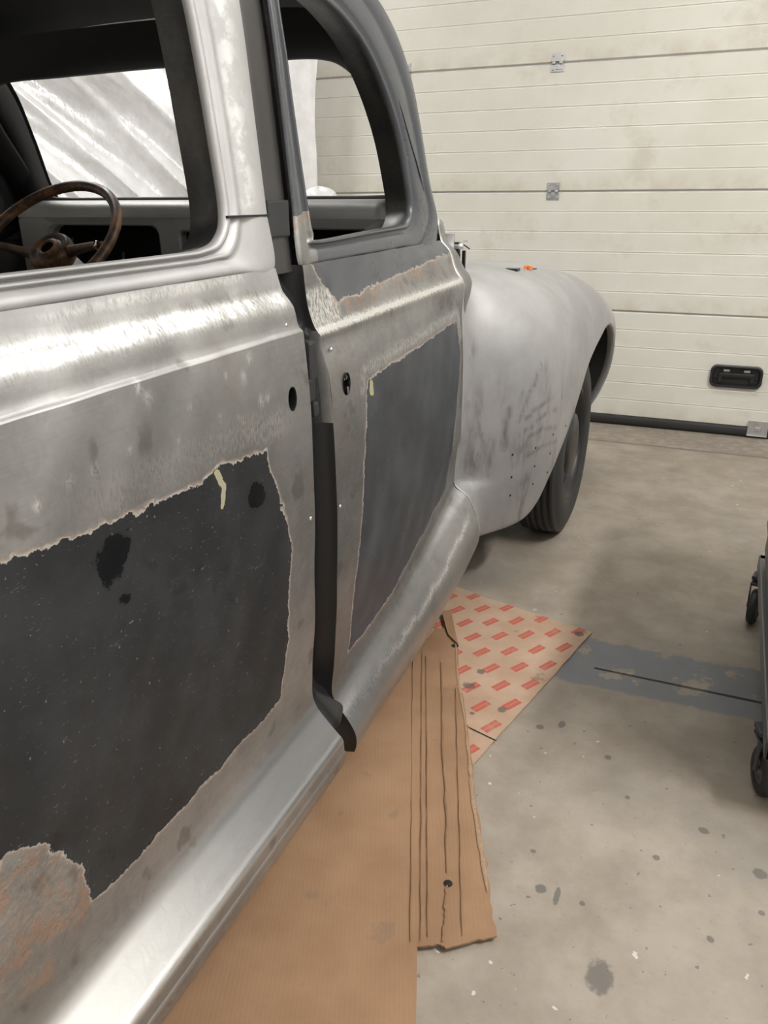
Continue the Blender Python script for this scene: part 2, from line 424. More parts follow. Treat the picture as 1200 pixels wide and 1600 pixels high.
M['plastic_black'] = simple('black_handle_plastic', (.014, .014, .015), .38)
hd = rings_obj('handle', [lp(.128, .058, .032, Y1+.002), lp(.128, .058, .032, Y1-.022), lp(.124, .054, .030, Y1-.025), lp(.116, .046, .026, Y1-.024), lp(.110, .040, .022, Y1-.003)], M['plastic_black'], gd)
bm = bmesh.new(); bm_box(bm, (hx-.085, Y1-.030, hz+.000), (hx+.085, Y1-.016, hz+.020), .005)
bm_box(bm, (hx-.088, Y1-.026, hz-.028), (hx-.068, Y1-.002, hz+.016), .004); bm_box(bm, (hx+.068, Y1-.026, hz-.028), (hx+.088, Y1-.002, hz+.016), .004)
bm_obj('grip', bm, M['plastic_black'], hd)
for sx in (-.05, .05):
    box('latch_plate', (hx+sx-.015, Y1-.010, hz+.022), (hx+sx+.015, Y1-.002, hz+.034), M['galv'], hd, bev=.002)
for sx in (-.100, .100): lathe('screw', [(0, -.010), (.005, -.009), (.007, -.006), (.007, 0)], M['plastic_black'], hd, (hx+sx, Y1, hz-.012), 'y', 10)
d = ray(1181, 674); tt = Y1/d[1]; bx = tt*d[0]
bm = bmesh.new(); bm_box(bm, (bx-.045, Y1-.022, .012), (bx+.055, Y1-.018, .095), .002); bm_box(bm, (bx-.045, Y1-.03, .012), (bx+.055, Y1-.004, .017), .001); bm_box(bm, (bx-.04, Y1-.02, .06), (bx+.05, Y1+.001, .09), .002)
bm_box(bm, (bx-.01, Y1-.028, .04), (bx+.018, Y1-.02, .062), .003)
bm_obj('bottom_bracket', bm, M['galv'], gd)

# ceiling lamps; the sheeting one is added to brighten it, the fifth is fill
t = NT('lamp_tube_glow'); t.set(color=(.9, .9, .9), emit=(1, .965, .91), estr=1.0)
def lamp_mat(s):
    t = NT('lamp_diffuser'); t.set(color=(.9, .9, .9), emit=(1, .985, .955), estr=s); return t.m
M['lampbody'] = simple('white_lamp_housing', (.75, .75, .73), .5)
bpy.data.materials.remove(t.m)
for i, (lx, ly, ln, ay, st) in enumerate(LAMPS):
    near = ['above the near fender', 'above the tool cart', 'above the car roof', 'added above the plastic sheeting to brighten it', 'added out of view behind the tool cart as fill', 'above the tail of the car'][i]
    r = empty('ceiling_lamp', (lx, ly, CEIL)); tag(r, 'long white fluorescent ceiling lamp '+near, 'lamp')
    bm = bmesh.new(); hw_, hl_ = (.10, ln/2+.03) if ay else (ln/2+.03, .10)
    bm_box(bm, (lx-hw_, ly-hl_, CEIL-.05), (lx+hw_, ly+hl_, CEIL), .008); bm_obj('housing', bm, M['lampbody'], r)
    pr = [(-.085, CEIL-.05), (-.08, CEIL-.075), (-.05, CEIL-.088), (.05, CEIL-.088), (.08, CEIL-.075), (.085, CEIL-.05)]
    V = [((lx+a, ly+yy, b) if ay else (lx+yy, ly+a, b)) for yy in (-ln/2, ln/2) for a, b in pr]
    mesh_obj('diffuser', V, grid_faces(2, 6)+[tuple(range(6)), tuple(range(6, 12))[::-1]], lamp_mat(st), r, False)

# ================================================================== THE CAR
XC = -1.40
car = empty('car', (XC, 1.3, 0))
tag(car, 'stripped 1940s four door sedan in bare steel and black primer', 'car')
def mir(P):
    Q = np.array(P, float); Q[..., 0] = 2*XC-Q[..., 0]; return Q
def xs(y, z):
    """outer surface of the glasshouse side"""
    y = np.asarray(y, float); z = np.asarray(z, float)
    return -.688-.040*np.clip((y-1.26)/.84, 0, 2)**1.4-.085*(z-1.11)-.3*np.clip(z-1.42, 0, 1)**2
# ---- rear door skin: one pressed profile run along the car
RP = [(-.604, .143, 0), (-.592, .141, 0), (-.589, .150, 0), (-.588, .1725, 0), (-.5845, .1755, 0), (-.5885, .179, 0), (-.5895, .198, 1), (-.5925, .2075, 1), (-.6005, .2155, 1), (-.612, .2275, 1), (-.632, .249, 1), (-.646, .266, 1), (-.654, .285, 1), (-.656, .31, 1), (-.651, .37, 1), (-.644, .46, 1), (-.638, .57, 1), (-.634, .70, 1), (-.633, .80, 1), (-.634, .90, 1), (-.638, .97, 1), (-.6418, 1.009, 1), (-.6424, 1.0135, 0), (-.649, 1.0185, 0), (-.6525, 1.027, 1), (-.6555, 1.042, 1), (-.659, 1.0535, 1), (-.667, 1.065, 1), (-.676, 1.0755, 1), (-.681, 1.088, 1), (-.684, 1.10, 1), (-.687, 1.112, 1)]
def prof_curve(pts, n):
    """resample: smooth runs are splined, corners kept"""
    pts = [tuple(p) for p in pts]
    out = []; run = [pts[0][:2]]
    for p in pts[1:]:
        run.append(p[:2])
        if p[2] == 0:
            c = catmull(run, 6) if len(run) > 2 else np.array(run); out += list(c[:-1]); run = [p[:2]]
    c = catmull(run, 6) if len(run) > 2 else np.array(run); out += list(c)
    out = np.array(out)
    s = np.r_[0, np.cumsum(np.hypot(*np.diff(out, axis=0).T))]
    # keep original points, insert extra where spacing is wide
    res = [out[0]]
    st = s[-1]/n
    for i in range(1, len(out)):
        k = max(1, int(math.ceil((s[i]-s[i-1])/st)))
        for j in range(1, k+1): res.append(out[i-1]+(out[i]-out[i-1])*j/k)
    return np.array(res)
pc = prof_curve(RP, 170)
RY0, RY1 = 0.02, 1.17
ys = np.linspace(RY0, RY1, 230)
def rear_dz(y, z): return 0.0
G = np.zeros((len(ys), len(pc), 3)); G[..., 0] = pc[None, :, 0]; G[..., 1] = ys[:, None]; G[..., 2] = pc[None, :, 1]
# hand-worked panel: gentle waviness
def wave(y, z): return .0012*np.sin(y*23+z*9)*np.sin(z*17+1)+.0008*np.sin(y*51-z*31)
G[..., 0] += wave(G[..., 1], G[..., 2])*smooth01(G[..., 2], .3, .4)
def bead(y, z, z0, a):   # file-worked lead seam
    return a*np.sin(y*140+np.sin(y*37)*3)*np.exp(-((z-z0)/.012)**2)
G[..., 0] += bead(G[..., 1], G[..., 2], 1.066, .0007)
yy, zz = G[..., 1].ravel(), G[..., 2].ravel()
blk = yz([(-90, 925), (0, 880), (60, 855), (130, 830), (190, 805), (250, 782), (300, 757), (330, 738), (345, 722), (372, 718), (386, 708), (412, 706), (418, 735), (430, 757), (440, 800), (452, 840), (455, 870), (452, 950), (455, 1000), (450, 1060), (448, 1095), (430, 1118), (380, 1176), (340, 1222), (300, 1262), (270, 1298), (240, 1335), (200, 1375), (156, 1416), (150, 1395), (138, 1362), (105, 1336), (60, 1324), (20, 1330), (0, 1345), (-60, 1390)], -.637)
blk = blk[1:-1]
blk = [(.12, .90)]+blk+[(blk[-1][0]-.06, .33), (.12, .33)]
sd = poly_sd(yy, zz, blk)
patch = yz([(-100, 1500), (0, 1345), (20, 1332), (60, 1326), (105, 1338), (138, 1364), (150, 1400), (140, 1440), (118, 1470), (90, 1540), (30, 1580)], -.645)
rust = np.clip(poly_sd(yy, zz, patch)/.01+.5, 0, 1)
bright = np.exp(-(np.abs(zz-1.066)/.013)**2)*.9*(1-.25*smooth01(yy, 1.05, 1.17))
bright = np.maximum(bright, .9*np.exp(-((zz-(1.098+.02*(yy-.62)))/.006)**2)*smooth01(yy, .62, .8)*smooth01(yy, 1.1, 1.03))
ztop = np.interp(yy, [q[0] for q in blk[1:12]], [q[1] for q in blk[1:12]])
bright = np.maximum(bright, .55*smooth01(zz, ztop+.004, ztop+.02)*smooth01(zz, ztop+.075, ztop+.035)*smooth01(yy, .55, .8)*smooth01(yy, 1.13, 1.05))
for fx, fyy, fr in ((225, 607, .006), (238, 625, .007), (396, 560, .006), (384, 592, .007), (357, 588, .004), (300, 640, .004), (240, 738, .006), (246, 750, .008), (228, 765, .006), (380, 660, .007), (395, 672, .007), (372, 655, .005), (410, 628, .008), (420, 622, .006), (330, 690, .006), (280, 688, .005), (205, 705, .004), (345, 655, .005), (150, 737, .007), (110, 755, .006), (60, 790, .005), (335, 710, .008), (310, 722, .008), (190, 790, .009)):
    fp_ = onx(fx, fyy, -.634); bright = np.maximum(bright, 1.25*np.exp(-((yy-fp_[1])**2*1.2+(zz-fp_[2])**2*(.7))/fr**2))
w1 = onx(175, 868, -.636); w2 = onx(400, 775, -.636); w3 = onx(195, 935, -.636)
wet = np.clip(1.1-np.hypot((yy-w1[1])/.05, (zz-w1[2])/.045), 0, 1)+np.clip(1-np.hypot((yy-w2[1])/.05, (zz-w2[2])/.04), 0, 1)+np.clip(.9-np.hypot((yy-w3[1])/.03, (zz-w3[2])/.02), 0, 1)
pb = yz([(338, 740), (334, 768), (346, 790), (348, 760)], -.634)
putty = np.clip(1-line_d(yy, zz, [pb[0], pb[3], pb[2]])/.011, 0, 1)
def punch(G, cy, cz, ry, rz):
    """snap a ring of vertices on to the rim of a hole; returns a mask of the inside"""
    dy, dz = (G[..., 1]-cy)/ry, (G[..., 2]-cz)/rz; r = np.hypot(dy, dz)+1e-9
    mv = (r > .55) & (r < 1.0)
    G[..., 1] = np.where(mv, cy+ry*dy/r, G[..., 1]); G[..., 2] = np.where(mv, cz+rz*dz/r, G[..., 2])
    return r < 1.0001, mv
def skin(name, G, mat, parent, holes, attrs):
    nu, nv = G.shape[:2]; dead = np.zeros((nu, nv), bool)
    for h in holes:
        dd, mv = punch(G, *h); dead |= dd
    F = grid_faces(nu, nv); dv = dead.ravel()
    F = [f for f in F if not (dv[f[0]] and dv[f[1]] and dv[f[2]] and dv[f[3]])]
    return mesh_obj(name, G.reshape(-1, 3), F, mat, parent, True, attrs)
h1 = onx(458, 624, -.634)
rdoor = skin('rear_door', G, M['door_steel'], car, [(h1[1], h1[2], .0135, .020)], dict(paint=sd, rust=rust, bright=bright, putty=putty, wet=np.clip(wet, 0, 1), matte=smooth01(zz, 1.082, 1.095), painted_sheen=np.maximum(smooth01(zz, .282, .262)*smooth01(zz, .196, .206), np.exp(-((zz-.1765)/.0022)**2))))
rdoor['label'] = 'rear door skin, bare steel with a large black primer patch'
def cup(parent, c, ry, rz, depth=.05):
    loops = [[(c[0]-dx, c[1]+k*ry*math.cos(a), c[2]+k*rz*math.sin(a)) for a in np.linspace(0, 2*math.pi, 21)[:-1]] for dx, k in ((.0005, 1.04), (.004, 1.02), (depth*.5, 1.3), (depth, 1.3))]
    o = rings_obj('handle_hole', loops, M['void'], parent); o['label'] = 'black oval handle hole'
    lo = tube('latch_shaft', [(c[0]-.030, c[1]+.004, c[2]-.012), (c[0]-.028, c[1]+.006, c[2]+.012)], .004, M['void'], parent, 8)
cup(rdoor, h1, .0135, .020)
def flange(name, pcurve, y, mat, parent, depth, lean=0.0, step=1):
    """return edge of a door skin"""
    q = pcurve[::step]
    P = np.array([[(x, y, z), (x-.004, y+lean*.2, z), (x-depth*.5, y+lean*.7, z), (x-depth, y+lean, z)] for x, z in q])
    return grid_obj(name, P, mat, parent, smooth=True)
flange('edge_flange', pc[40:], RY1, M['black'], rdoor, .045, -.004, 3)
def inner_panel(parent, y0, y1, prof, mat, dx=.055, m=False):
    yl = np.linspace(y0, y1, 12); q = prof[::6]
    P = np.array([[(min(x, -.62)-dx-.01*math.sin(3*k), k, z) for x, z in q] for k in yl])
    return grid_obj('inner_panel', mir(P) if m else P, mat, parent)
ql = np.array([p for p in pc if p[1] > .27])
inner_panel(rdoor, RY0+.01, RY1-.01, ql, M['inner'])

# ---- ring-shaped window frames
def ring(name, L, O, prof, mat, parent, mirror=False, n=8, paint=None, surf=xs, extra=None):
    Lc, Oc = catmull(L, n, True), catmull(O, n, True)
    wv = Oc-Lc; wd = np.linalg.norm(wv, axis=1)[:, None]; dirv = wv/wd
    loops = []
    for kind, val, dx in prof:
        if kind == 'a': q = Lc+dirv*np.minimum(val, val*wd/.12)
        else: q = Lc+wv*val
        x = surf(q[:, 0], q[:, 1])+dx
        loops.append(np.c_[x, q])
    P = np.array(loops)
    a = None
    if paint is not None:
        y, z = P[..., 1].ravel(), P[..., 2].ravel(); a = paint(y, z)
    return grid_obj(name, mir(P) if mirror else P, mat, parent, closev=True, attrs=a)
# rear door opening lip and outline, (y, z)
RL = [(.10, 1.147), (.5, 1.147), (.90, 1.149), (.985, 1.152), (1.028, 1.165), (1.050, 1.20), (1.049, 1.30), (1.044, 1.40), (1.036, 1.48), (1.02, 1.555), (.98, 1.590), (.90, 1.60), (.5, 1.60), (.15, 1.595), (.06, 1.55), (.02, 1.4), (.02, 1.22), (.04, 1.165)]
RO = [(.06, 1.110), (.5, 1.110), (.93, 1.110), (1.06, 1.110), (1.17, 1.110), (1.17, 1.20), (1.17, 1.30), (1.17, 1.40), (1.17, 1.48), (1.17, 1.60), (1.12, 1.66), (.95, 1.66), (.5, 1.66), (.08, 1.66), (-.05, 1.62), (-.06, 1.4), (-.06, 1.22), (-.02, 1.11)]
FR = [('a', 0, -.014), ('a', 0, -.010), ('a', .003, -.003), ('a', .010, -.001), ('a', .016, -.004), ('a', .019, -.011), ('a', .027, -.012), ('a', .033, -.006), ('a', .040, -.003), ('a', .046, -.006), ('a', .052, -.011), ('a', .060, -.009), ('f', .60, -.003), ('f', .75, .001), ('f', .92, 0.0), ('f', 1.0, -.003)]
ring('window_frame', RL, RO, FR, M['fender'], rdoor, paint=lambda y, z: dict(paint=np.full(y.shape, -1.0), bright=.5*np.exp(-((y-1.12)/.015)**2)*(z > 1.2)))
ring('window_jamb', RL, RL, [('f', 0, -.012), ('f', 0, -.060)], M['dark_steel'], rdoor) if False else None
# dark window channel fitted in the opening
def jamb(parent, L, mirror=False, depth=.055, dark=None, grow=.016):
    Lc = catmull(L, 8, True); c = Lc.mean(0)
    T = np.roll(Lc, -1, 0)-np.roll(Lc, 1, 0); N = np.c_[T[:, 1], -T[:, 0]]; N /= np.linalg.norm(N, axis=1)[:, None]
    N *= np.sign(((Lc-c)*N).sum(1))[:, None]
    loops = []
    for g, dx in ((.001, -.011), (.002, -.030), (grow*.6, -.045), (grow, -depth-.02)):
        q = Lc+N*g; loops.append(np.c_[xs(q[:, 0], q[:, 1])+dx, q])
    P = np.array(loops)
    return grid_obj('window_channel', mir(P) if mirror else P, dark or M['dark_steel'], parent, closev=True)
jamb(rdoor, RL)
for py in (63, 276, 299):
    p = onx(280+py*.135, py, -.755)
    lathe('screw_hole', [(0, 0), (.003, 0), (.0035, .0015)], M['void'], rdoor, (p[0], p[1]-.001, p[2]), 'y', 8)
# seam between the pillar and the door below
box('pillar_seam', (xs(1.1, 1.193)-.008, 1.052, 1.1915), (xs(1.1, 1.193)+.0016, 1.171, 1.1945), M['void'], rdoor, bev=0)
def stud(parent, px, py, x, r=.0042):
    p = onx(px, py, x)
    o = lathe('screw', [(0, .0034), (r*.5, .003), (r*.9, .0015), (r, -.001)], M['chrome'], parent, (x, p[1], p[2]), 'x', 12)
for px, py, x in ((405, 347, -.697), (446, 508, -.654), (485, 810, -.635), (485, 1112, -.652)): stud(rdoor, px, py, x)

# ---- front door skin: profile changes along its length
FYS = [1.26, 1.40, 1.62, 1.82, 2.0, 2.105]
def fprofile(y):
    f = (y-1.26)/.845
    root = np.interp(y, FYS, [.235, .272, .308, .350, .402, .432])
    bot = np.interp(y, FYS, [.098, .118, .128, .155, .195, .235])
    xr = np.interp(y, FYS, [-.659, -.657, -.656, -.660, -.666, -.672])
    xt = np.interp(y, FYS, [-.604, -.602, -.600, -.597, -.592, -.588])
    xm = np.interp(y, FYS, [-.634, -.634, -.636, -.642, -.650, -.655])
    zb = np.interp(f, [0, 1], [.995, 1.008])       # belt crease
    h = root-bot
    return [(xt-.020, bot+.000, 0), (xt-.006, bot+.004, 0), (xt-.001, bot+h*.14, 1), (xt, bot+h*.30, 1), (xt-.006, bot+h*.45, 1), (xt-.022, bot+h*.64, 1), (xt-.042, bot+h*.82, 1), (xr+.004, root-h*.06, 1), (xr, root+.02, 1),
            (xr+.4*(xm-xr), root+.11, 1), (xm-.002, .57, 1), (xm, .70, 1), (xm-.002, .82, 1), (xm-.009, .92, 1), (-.6555-.004*f, zb-.025, 1), (-.656-.005*f, zb-.004, 0), (-.667-.005*f, zb+.009, 0),
            (-.673-.010*f, zb+.024, 1), (-.679-.013*f, zb+.045, 1), (-.684-.018*f, zb+.075, 1), (-.688-.040*f**1.4, 1.11+.0*f, 1)]
FY0, FY1 = 1.26, 2.105
fy = np.linspace(FY0, FY1, 170)
base_n = 150
def fcurve(y):
    c = prof_curve([(a, b, k) for a, b, k in fprofile(y)], 60)
    return c
# a fixed number of samples per control segment keeps rows aligned
def fsample(y, per=8):
    pts = fprofile(y); out = []; run = [pts[0][:2]]
    for p in pts[1:]:
        run.append(p[:2])
        if p[2] == 0: out += list((catmull(run, per))[:-1]); run = [p[:2]]
    out += list(catmull(run, per)); return np.array(out)
rows = [fsample(y) for y in fy]
G = np.zeros((len(fy), len(rows[0]), 3))
for i, (y, r_) in enumerate(zip(fy, rows)): G[i, :, 0] = r_[:, 0]; G[i, :, 1] = y; G[i, :, 2] = r_[:, 1]
G[..., 0] += wave(G[..., 1]+3, G[..., 2])*smooth01(G[..., 2], .35, .45)*smooth01(G[..., 1], 2.09, 2.0)
yy, zz = G[..., 1].ravel(), G[..., 2].ravel()
fb1 = yz([(572, 592), (600, 576), (640, 551), (690, 521), (714, 505), (716, 560), (714, 700), (709, 765), (690, 800), (655, 862), (620, 930), (590, 975), (553, 1022), (552, 960), (559, 850), (563, 720), (568, 650)], -.642)
fb1[4] = (2.06, fb1[4][1]); fb1[5] = (2.085, fb1[5][1])
fb2 = yz([(462, 330), (476, 360), (490, 400), (512, 440), (532, 470), (570, 458), (600, 443), (650, 424), (700, 402)], -.672)
fb2 = fb2+[(2.2, fb2[-1][1]), (2.2, 1.4), (1.25, 1.4)]
def front_attrs(y, z):
    s1 = poly_sd(y, z, fb1); s2 = poly_sd(y, z, fb2)
    r_ = np.exp(-((s2+.012)/.016)**2)*(s2 < .01)*.9*(y > 1.35)*(z > .9)
    r_ = np.maximum(r_, .35*np.exp(-((y-2.08)/.03)**2)*np.exp(-((z-.52)/.06)**2))
    b_ = 1.25*np.exp(-((z-(.9975+.0154*(y-1.26)))/.0075)**2)  # highlight along the belt crease, put into the colour
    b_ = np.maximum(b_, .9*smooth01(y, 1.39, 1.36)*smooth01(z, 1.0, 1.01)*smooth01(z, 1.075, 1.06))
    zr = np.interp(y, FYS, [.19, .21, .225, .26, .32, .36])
    b_ = np.maximum(b_, 1.12*np.exp(-((z-zr-.003*np.sin(y*40)-.002*np.sin(y*97))/.009)**2)*smooth01(y, 2.09, 2.04))  # white glint streak along the flare, painted in
    b_ = np.maximum(b_, .5*np.exp(-((s1+.02)/.012)**2)*(z > .86))
    pp = yz([(580, 598), (590, 612)], -.64)
    pu = np.clip(1-np.hypot((y-pp[0][0])/.022, (z-pp[0][1]+.01)/.03), 0, 1)
    return dict(enamel=(s2 > -.02)*1.0*(z > .95), paint=np.maximum(s1, s2), rust=r_, bright=b_, putty=pu, painted_sheen=.38*smooth01(z, np.interp(y, FYS, [.24, .27, .30, .34, .39, .42]), np.interp(y, FYS, [.20, .23, .26, .30, .35, .38])))
h2 = onx(540, 600, -.642)
fdoor = skin('front_door', G, M['front_steel'], car, [(h2[1], h2[2], .014, .021)], front_attrs(yy, zz))
fdoor['label'] = 'front door skin, bare steel with black primer patch and dark upper'
cup(fdoor, (xs(1.4, 1.0)*0-.638, h2[1], h2[2]), .014, .021)
q0 = rows[0]
# return edge: black below and above, bare metal around the latch
def flange2(name, zlo, zhi, mat):
    q = np.array([p for p in q0 if zlo <= p[1] <= zhi])
    P = np.array([[(x, FY0, z), (x-.004, FY0-.0015, z), (x-.020, FY0-.004, z), (x-.034, FY0-.018, z), (x-.060, FY0-.022, z)] for x, z in q])
    if mat is M['steel']:
        grid_obj('edge_flange', P[:, 2:], M['black'], fdoor); P = P[:, :3]
    return grid_obj(name, P, mat, fdoor)
flange2('edge_flange', .085, .84, M['black']); flange2('edge_flange', .83, 1.0, M['steel']); flange2('edge_flange', .99, 1.11, M['black'])
inner_panel(fdoor, FY0+.01, FY1-.01, np.array([p for p in rows[60] if p[1] > .3]), M['inner'])
FL = [(1.345, 1.147), (1.6, 1.153), (1.78, 1.157), (1.845, 1.163), (1.880, 1.192), (1.872, 1.243), (1.835, 1.336), (1.765, 1.421), (1.668, 1.493), (1.55, 1.535), (1.42, 1.552), (1.335, 1.550), (1.296, 1.52), (1.298, 1.42), (1.304, 1.32), (1.314, 1.215), (1.324, 1.165)]
FO = [(1.33, 1.108), (1.6, 1.108), (1.80, 1.108), (1.93, 1.108), (2.03, 1.17), (1.99, 1.255), (1.940, 1.365), (1.868, 1.470), (1.75, 1.555), (1.60, 1.605), (1.44, 1.622), (1.26, 1.622), (1.26, 1.52), (1.26, 1.42), (1.26, 1.32), (1.26, 1.215), (1.26, 1.108)]
FRF = [('a', 0, -.016), ('a', 0, -.012), ('a', .003, -.004), ('a', .010, -.001), ('a', .017, -.004), ('a', .021, -.011), ('f', .30, -.012), ('f', .36, -.006), ('f', .44, -.003), ('f', .6, -.001), ('f', .8, 0), ('f', .96, -.001), ('f', 1.0, -.006)]
def ring_attrs(y, z):
    a = front_attrs(y, z)
    up = np.where(z > 1.22, 1.0, a['paint']); up = np.where((y < 1.325) & (z < 1.20), np.minimum(up, -(1.20-z)*.3), up)
    a['paint'] = up; a['enamel'] = np.ones_like(y); a['bright'] = .5*np.exp(-((y-2.0)/.05)**2)*np.exp(-((z-1.2)/.05)**2); a['rust'] *= 0; a['putty'] *= 0; return a
ring('window_frame', FL, FO, FRF, M['front_steel'], fdoor, paint=ring_attrs)
jamb(fdoor, FL)
for px, py, x in ((517, 546, -.650), (531, 791, -.634), (523, 1098, -.653)): stud(fdoor, px, py, x)
# ---- B post between the doors
bq = np.array([p for p in pc if p[1] > .20])
P = np.array([[(x-.030-.02*abs(k-1.215)/.06, k, z) for k in (1.12, 1.15, 1.175, 1.195, 1.21, 1.225, 1.24, 1.265, 1.31)] for x, z in bq[::4]])
bp = grid_obj('b_post', P, M['black'], car); bp['label'] = 'black centre post behind the door gap'
zt = np.linspace(1.10, 1.66, 24)
P = np.array([[(xs(1.2, z)-.036, 1.12, z), (xs(1.2, z)-.030, 1.17, z), (xs(1.2, z)-.018, 1.182, z), (xs(1.2, z)-.012, 1.20, z), (xs(1.2, z)-.012, 1.235, z), (xs(1.2, z)-.018, 1.255, z), (xs(1.2, z)-.034, 1.30, z)] for z in zt])
M['post'] = simple('dark_brown_post', (.045, .043, .041), .42, .2, .25, 9)
grid_obj('b_post_upper', P, M['post'], car)
box('weatherstrip_end', (xs(1.2, 1.2)-.03, 1.176, 1.158), (xs(1.2, 1.2)-.004, 1.246, 1.215), M['lining'], car, bev=.003)
# latch lumps on the post
bm = bmesh.new()
for (yy_, zz_, a, b) in ((1.214, .955, .014, .035), (1.208, .905, .012, .022), (1.220, .868, .010, .014)):
    bm_box(bm, (-.672, yy_-a, zz_-b), (-.648, yy_+a, zz_+b), .006)
bm_obj('striker', bm, M['lining'], car)

# ---- A post, roof rail (outside the door frame)
AO = [(1.99, 1.262), (1.945, 1.372), (1.873, 1.477), (1.753, 1.562), (1.60, 1.611), (1.44, 1.628), (1.26, 1.630), (1.0, 1.665), (.5, 1.668), (-.1, 1.66)]
AI = [(2.055, 1.250), (2.005, 1.38), (1.945, 1.505), (1.85, 1.592), (1.68, 1.640), (1.46, 1.660), (1.26, 1.668), (1.0, 1.705), (.5, 1.708), (-.1, 1.70)]
AO = [(a-.006, b-.003) for a, b in AO]; AO = [(1.93, 1.105), (2.02, 1.168)]+AO; AI = [(2.13, 1.10), (2.122, 1.16)]+AI
ao, ai = catmull(AO, 8), catmull(AI, 8)
def rail(m):
    loops = []
    for f_, dx in ((-.5, -.03), (-.3, -.010), (.02, -.004), (.10, .000), (.3, .004), (.6, .003), (.85, -.008), (1.0, -.030), (1.05, -.07)):
        q = ao+(ai-ao)*f_; loops.append(np.c_[xs(q[:, 0], q[:, 1])+dx, q])
    P = np.array(loops)
    if m: P = mir(P)
    return grid_obj('roof_rail', P, M['front_steel'], car, attrs=dict(paint=np.full(P.shape[0]*P.shape[1], 1.0), enamel=np.ones(P.shape[0]*P.shape[1])))
rail(False); rail(True)
# inner face of the A post and rail (towards the cabin)
for m in (False, True):
    loops = []
    for f_, dx in ((-.1, -.05), (-.3, -.062), (-.1, -.085), (.6, -.088), (1.0, -.06)):
        q = ao+(ai-ao)*f_; loops.append(np.c_[xs(q[:, 0], q[:, 1])+dx, q])
    P = np.array(loops); grid_obj('inner_rail', mir(P) if m else P, M['lining'], car)

# ---- roof
HW = -XC-.80
ryl = np.linspace(-.95, 1.90, 40); us = np.linspace(-1, 1, 41)
def roofz(y, u):
    zr = 1.705-.12*np.clip((y-1.25)/.65, 0, 1)**2-.16*np.clip((-y-.2)/.75, 0, 1)**2
    return zr+.09*(1-np.abs(u)**2.6)*(1-.45*np.clip((y-1.2)/.7, 0, 1)**2)
P = np.array([[(XC+u*HW*(1.0-.02*max(0, y-1.5)), y, roofz(y, u)) for u in us] for y in ryl])
rf = grid_obj('roof', P, M['steel'], car, thick=.003)
P2 = P.copy(); P2[..., 2] -= .045; P2[..., 0] = XC+(P2[..., 0]-XC)*.985
grid_obj('roof_lining', P2[:-1], M['lining'], car)
for yb in (.35, .85, 1.3):
    bow = np.array([(XC+u*HW*.98, yb, roofz(yb, u)-.06) for u in us]); tube('roof_bow', bow, .018, M['lining'], car, 8)

# ---- windscreen frame and cowl
def wsY(x, z): return 2.015-(z-1.225)*.76+.05*(1-np.clip(np.abs((x-XC)/.60), 0, 1)**2)
hw = .585
WL = [(XC-.3, 1.222), (XC, 1.222), (XC+.3, 1.222), (XC+.50, 1.222), (XC+hw-.01, 1.228), (XC+hw, 1.25), (XC+hw-.004, 1.33), (XC+hw-.014, 1.43), (XC+hw-.05, 1.485), (XC+hw-.12, 1.508), (XC+.3, 1.513), (XC, 1.518), (XC-.3, 1.513), (XC-hw+.12, 1.508), (XC-hw+.05, 1.485), (XC-hw+.014, 1.43), (XC-hw+.004, 1.33), (XC-hw, 1.25), (XC-hw+.01, 1.228), (XC-.50, 1.222)]
Wc = catmull(WL, 8, True); c0 = np.array([XC, 1.36])
T = np.roll(Wc, -1, 0)-np.roll(Wc, 1, 0); N = np.c_[T[:, 1], -T[:, 0]]; N /= np.linalg.norm(N, axis=1)[:, None]; N *= np.sign(((Wc-c0)*N).sum(1))[:, None]
loops = []
for g, dy in ((.085, -.03), (.05, -.03), (.02, -.022), (.003, -.008), (0, .0), (.010, .012), (.035, .012), (.07, 0)):
    q = Wc+N*g; lo = np.c_[q[:, 0], wsY(q[:, 0], q[:, 1])+dy, q[:, 1]]; loops.append(lo)
wf = grid_obj('windscreen_frame', np.array(loops), M['lining'], car, closev=True)
# cowl top, sides and firewall
cy = np.linspace(0, 1, 14); cu = np.linspace(-1, 1, 41)
P = np.zeros((14, 41, 3))
for i, s in enumerate(cy):
    for j, u in enumerate(cu):
        x = XC+u*(.66+.01*s)
        z = 1.205-.05*s-(.04+.05*s)*abs(u)**6; P[i, j] = (x, wsY(x, 1.20)+.0+s*(.20+.03*(1-u*u)), z)
grid_obj('cowl', P, M['steel'], car, thick=.003)
# cowl side: wraps from the door edge to the firewall, near side and far side
cs = [(2.108, 0), (2.14, .001), (2.19, -.004), (2.24, -.016), (2.27, -.034), (2.285, -.06)]
zc = np.linspace(.42, 1.165, 40)
fe = rows[-1]
def cowlx(z):
    o = np.argsort(fe[12:, 1]); return np.interp(z, np.r_[fe[12:, 1][o], 1.17], np.r_[fe[12:, 0][o], -.738])
for m in (False, True):
    P = np.array([[(cowlx(z)-.002+dx-.10*max(0, z-1.03)*max(0, (y-2.12))/.16*4*.35, y, z-(.16*max(0, z-1.0)*(y-2.108)/.177)) for y, dx in cs] for z in zc])
    cs_ = grid_obj('cowl_side', mir(P) if m else P, M['front_steel'], car, attrs=dict(paint=np.full(P.shape[0]*P.shape[1], -1.0)), thick=.002)
    if not m:
        d = ray(731, 458); d = d/np.linalg.norm(d); q = P.reshape(-1, 3)-np.array([0, 0, H]); q = P.reshape(-1, 3)[np.argmin(np.linalg.norm(q-(q@d)[:, None]*d, axis=1))]
        rings_obj('square_hole', [[(q[0]+.003+.0006*k-.25*a*0, q[1]+a*(1-.1*k), q[2]+b*(1-.1*k)) for a, b in ((0, .026), (-.014, 0), (0, -.026), (.014, 0))] for k in (0, 1)], M['void'], cs_)
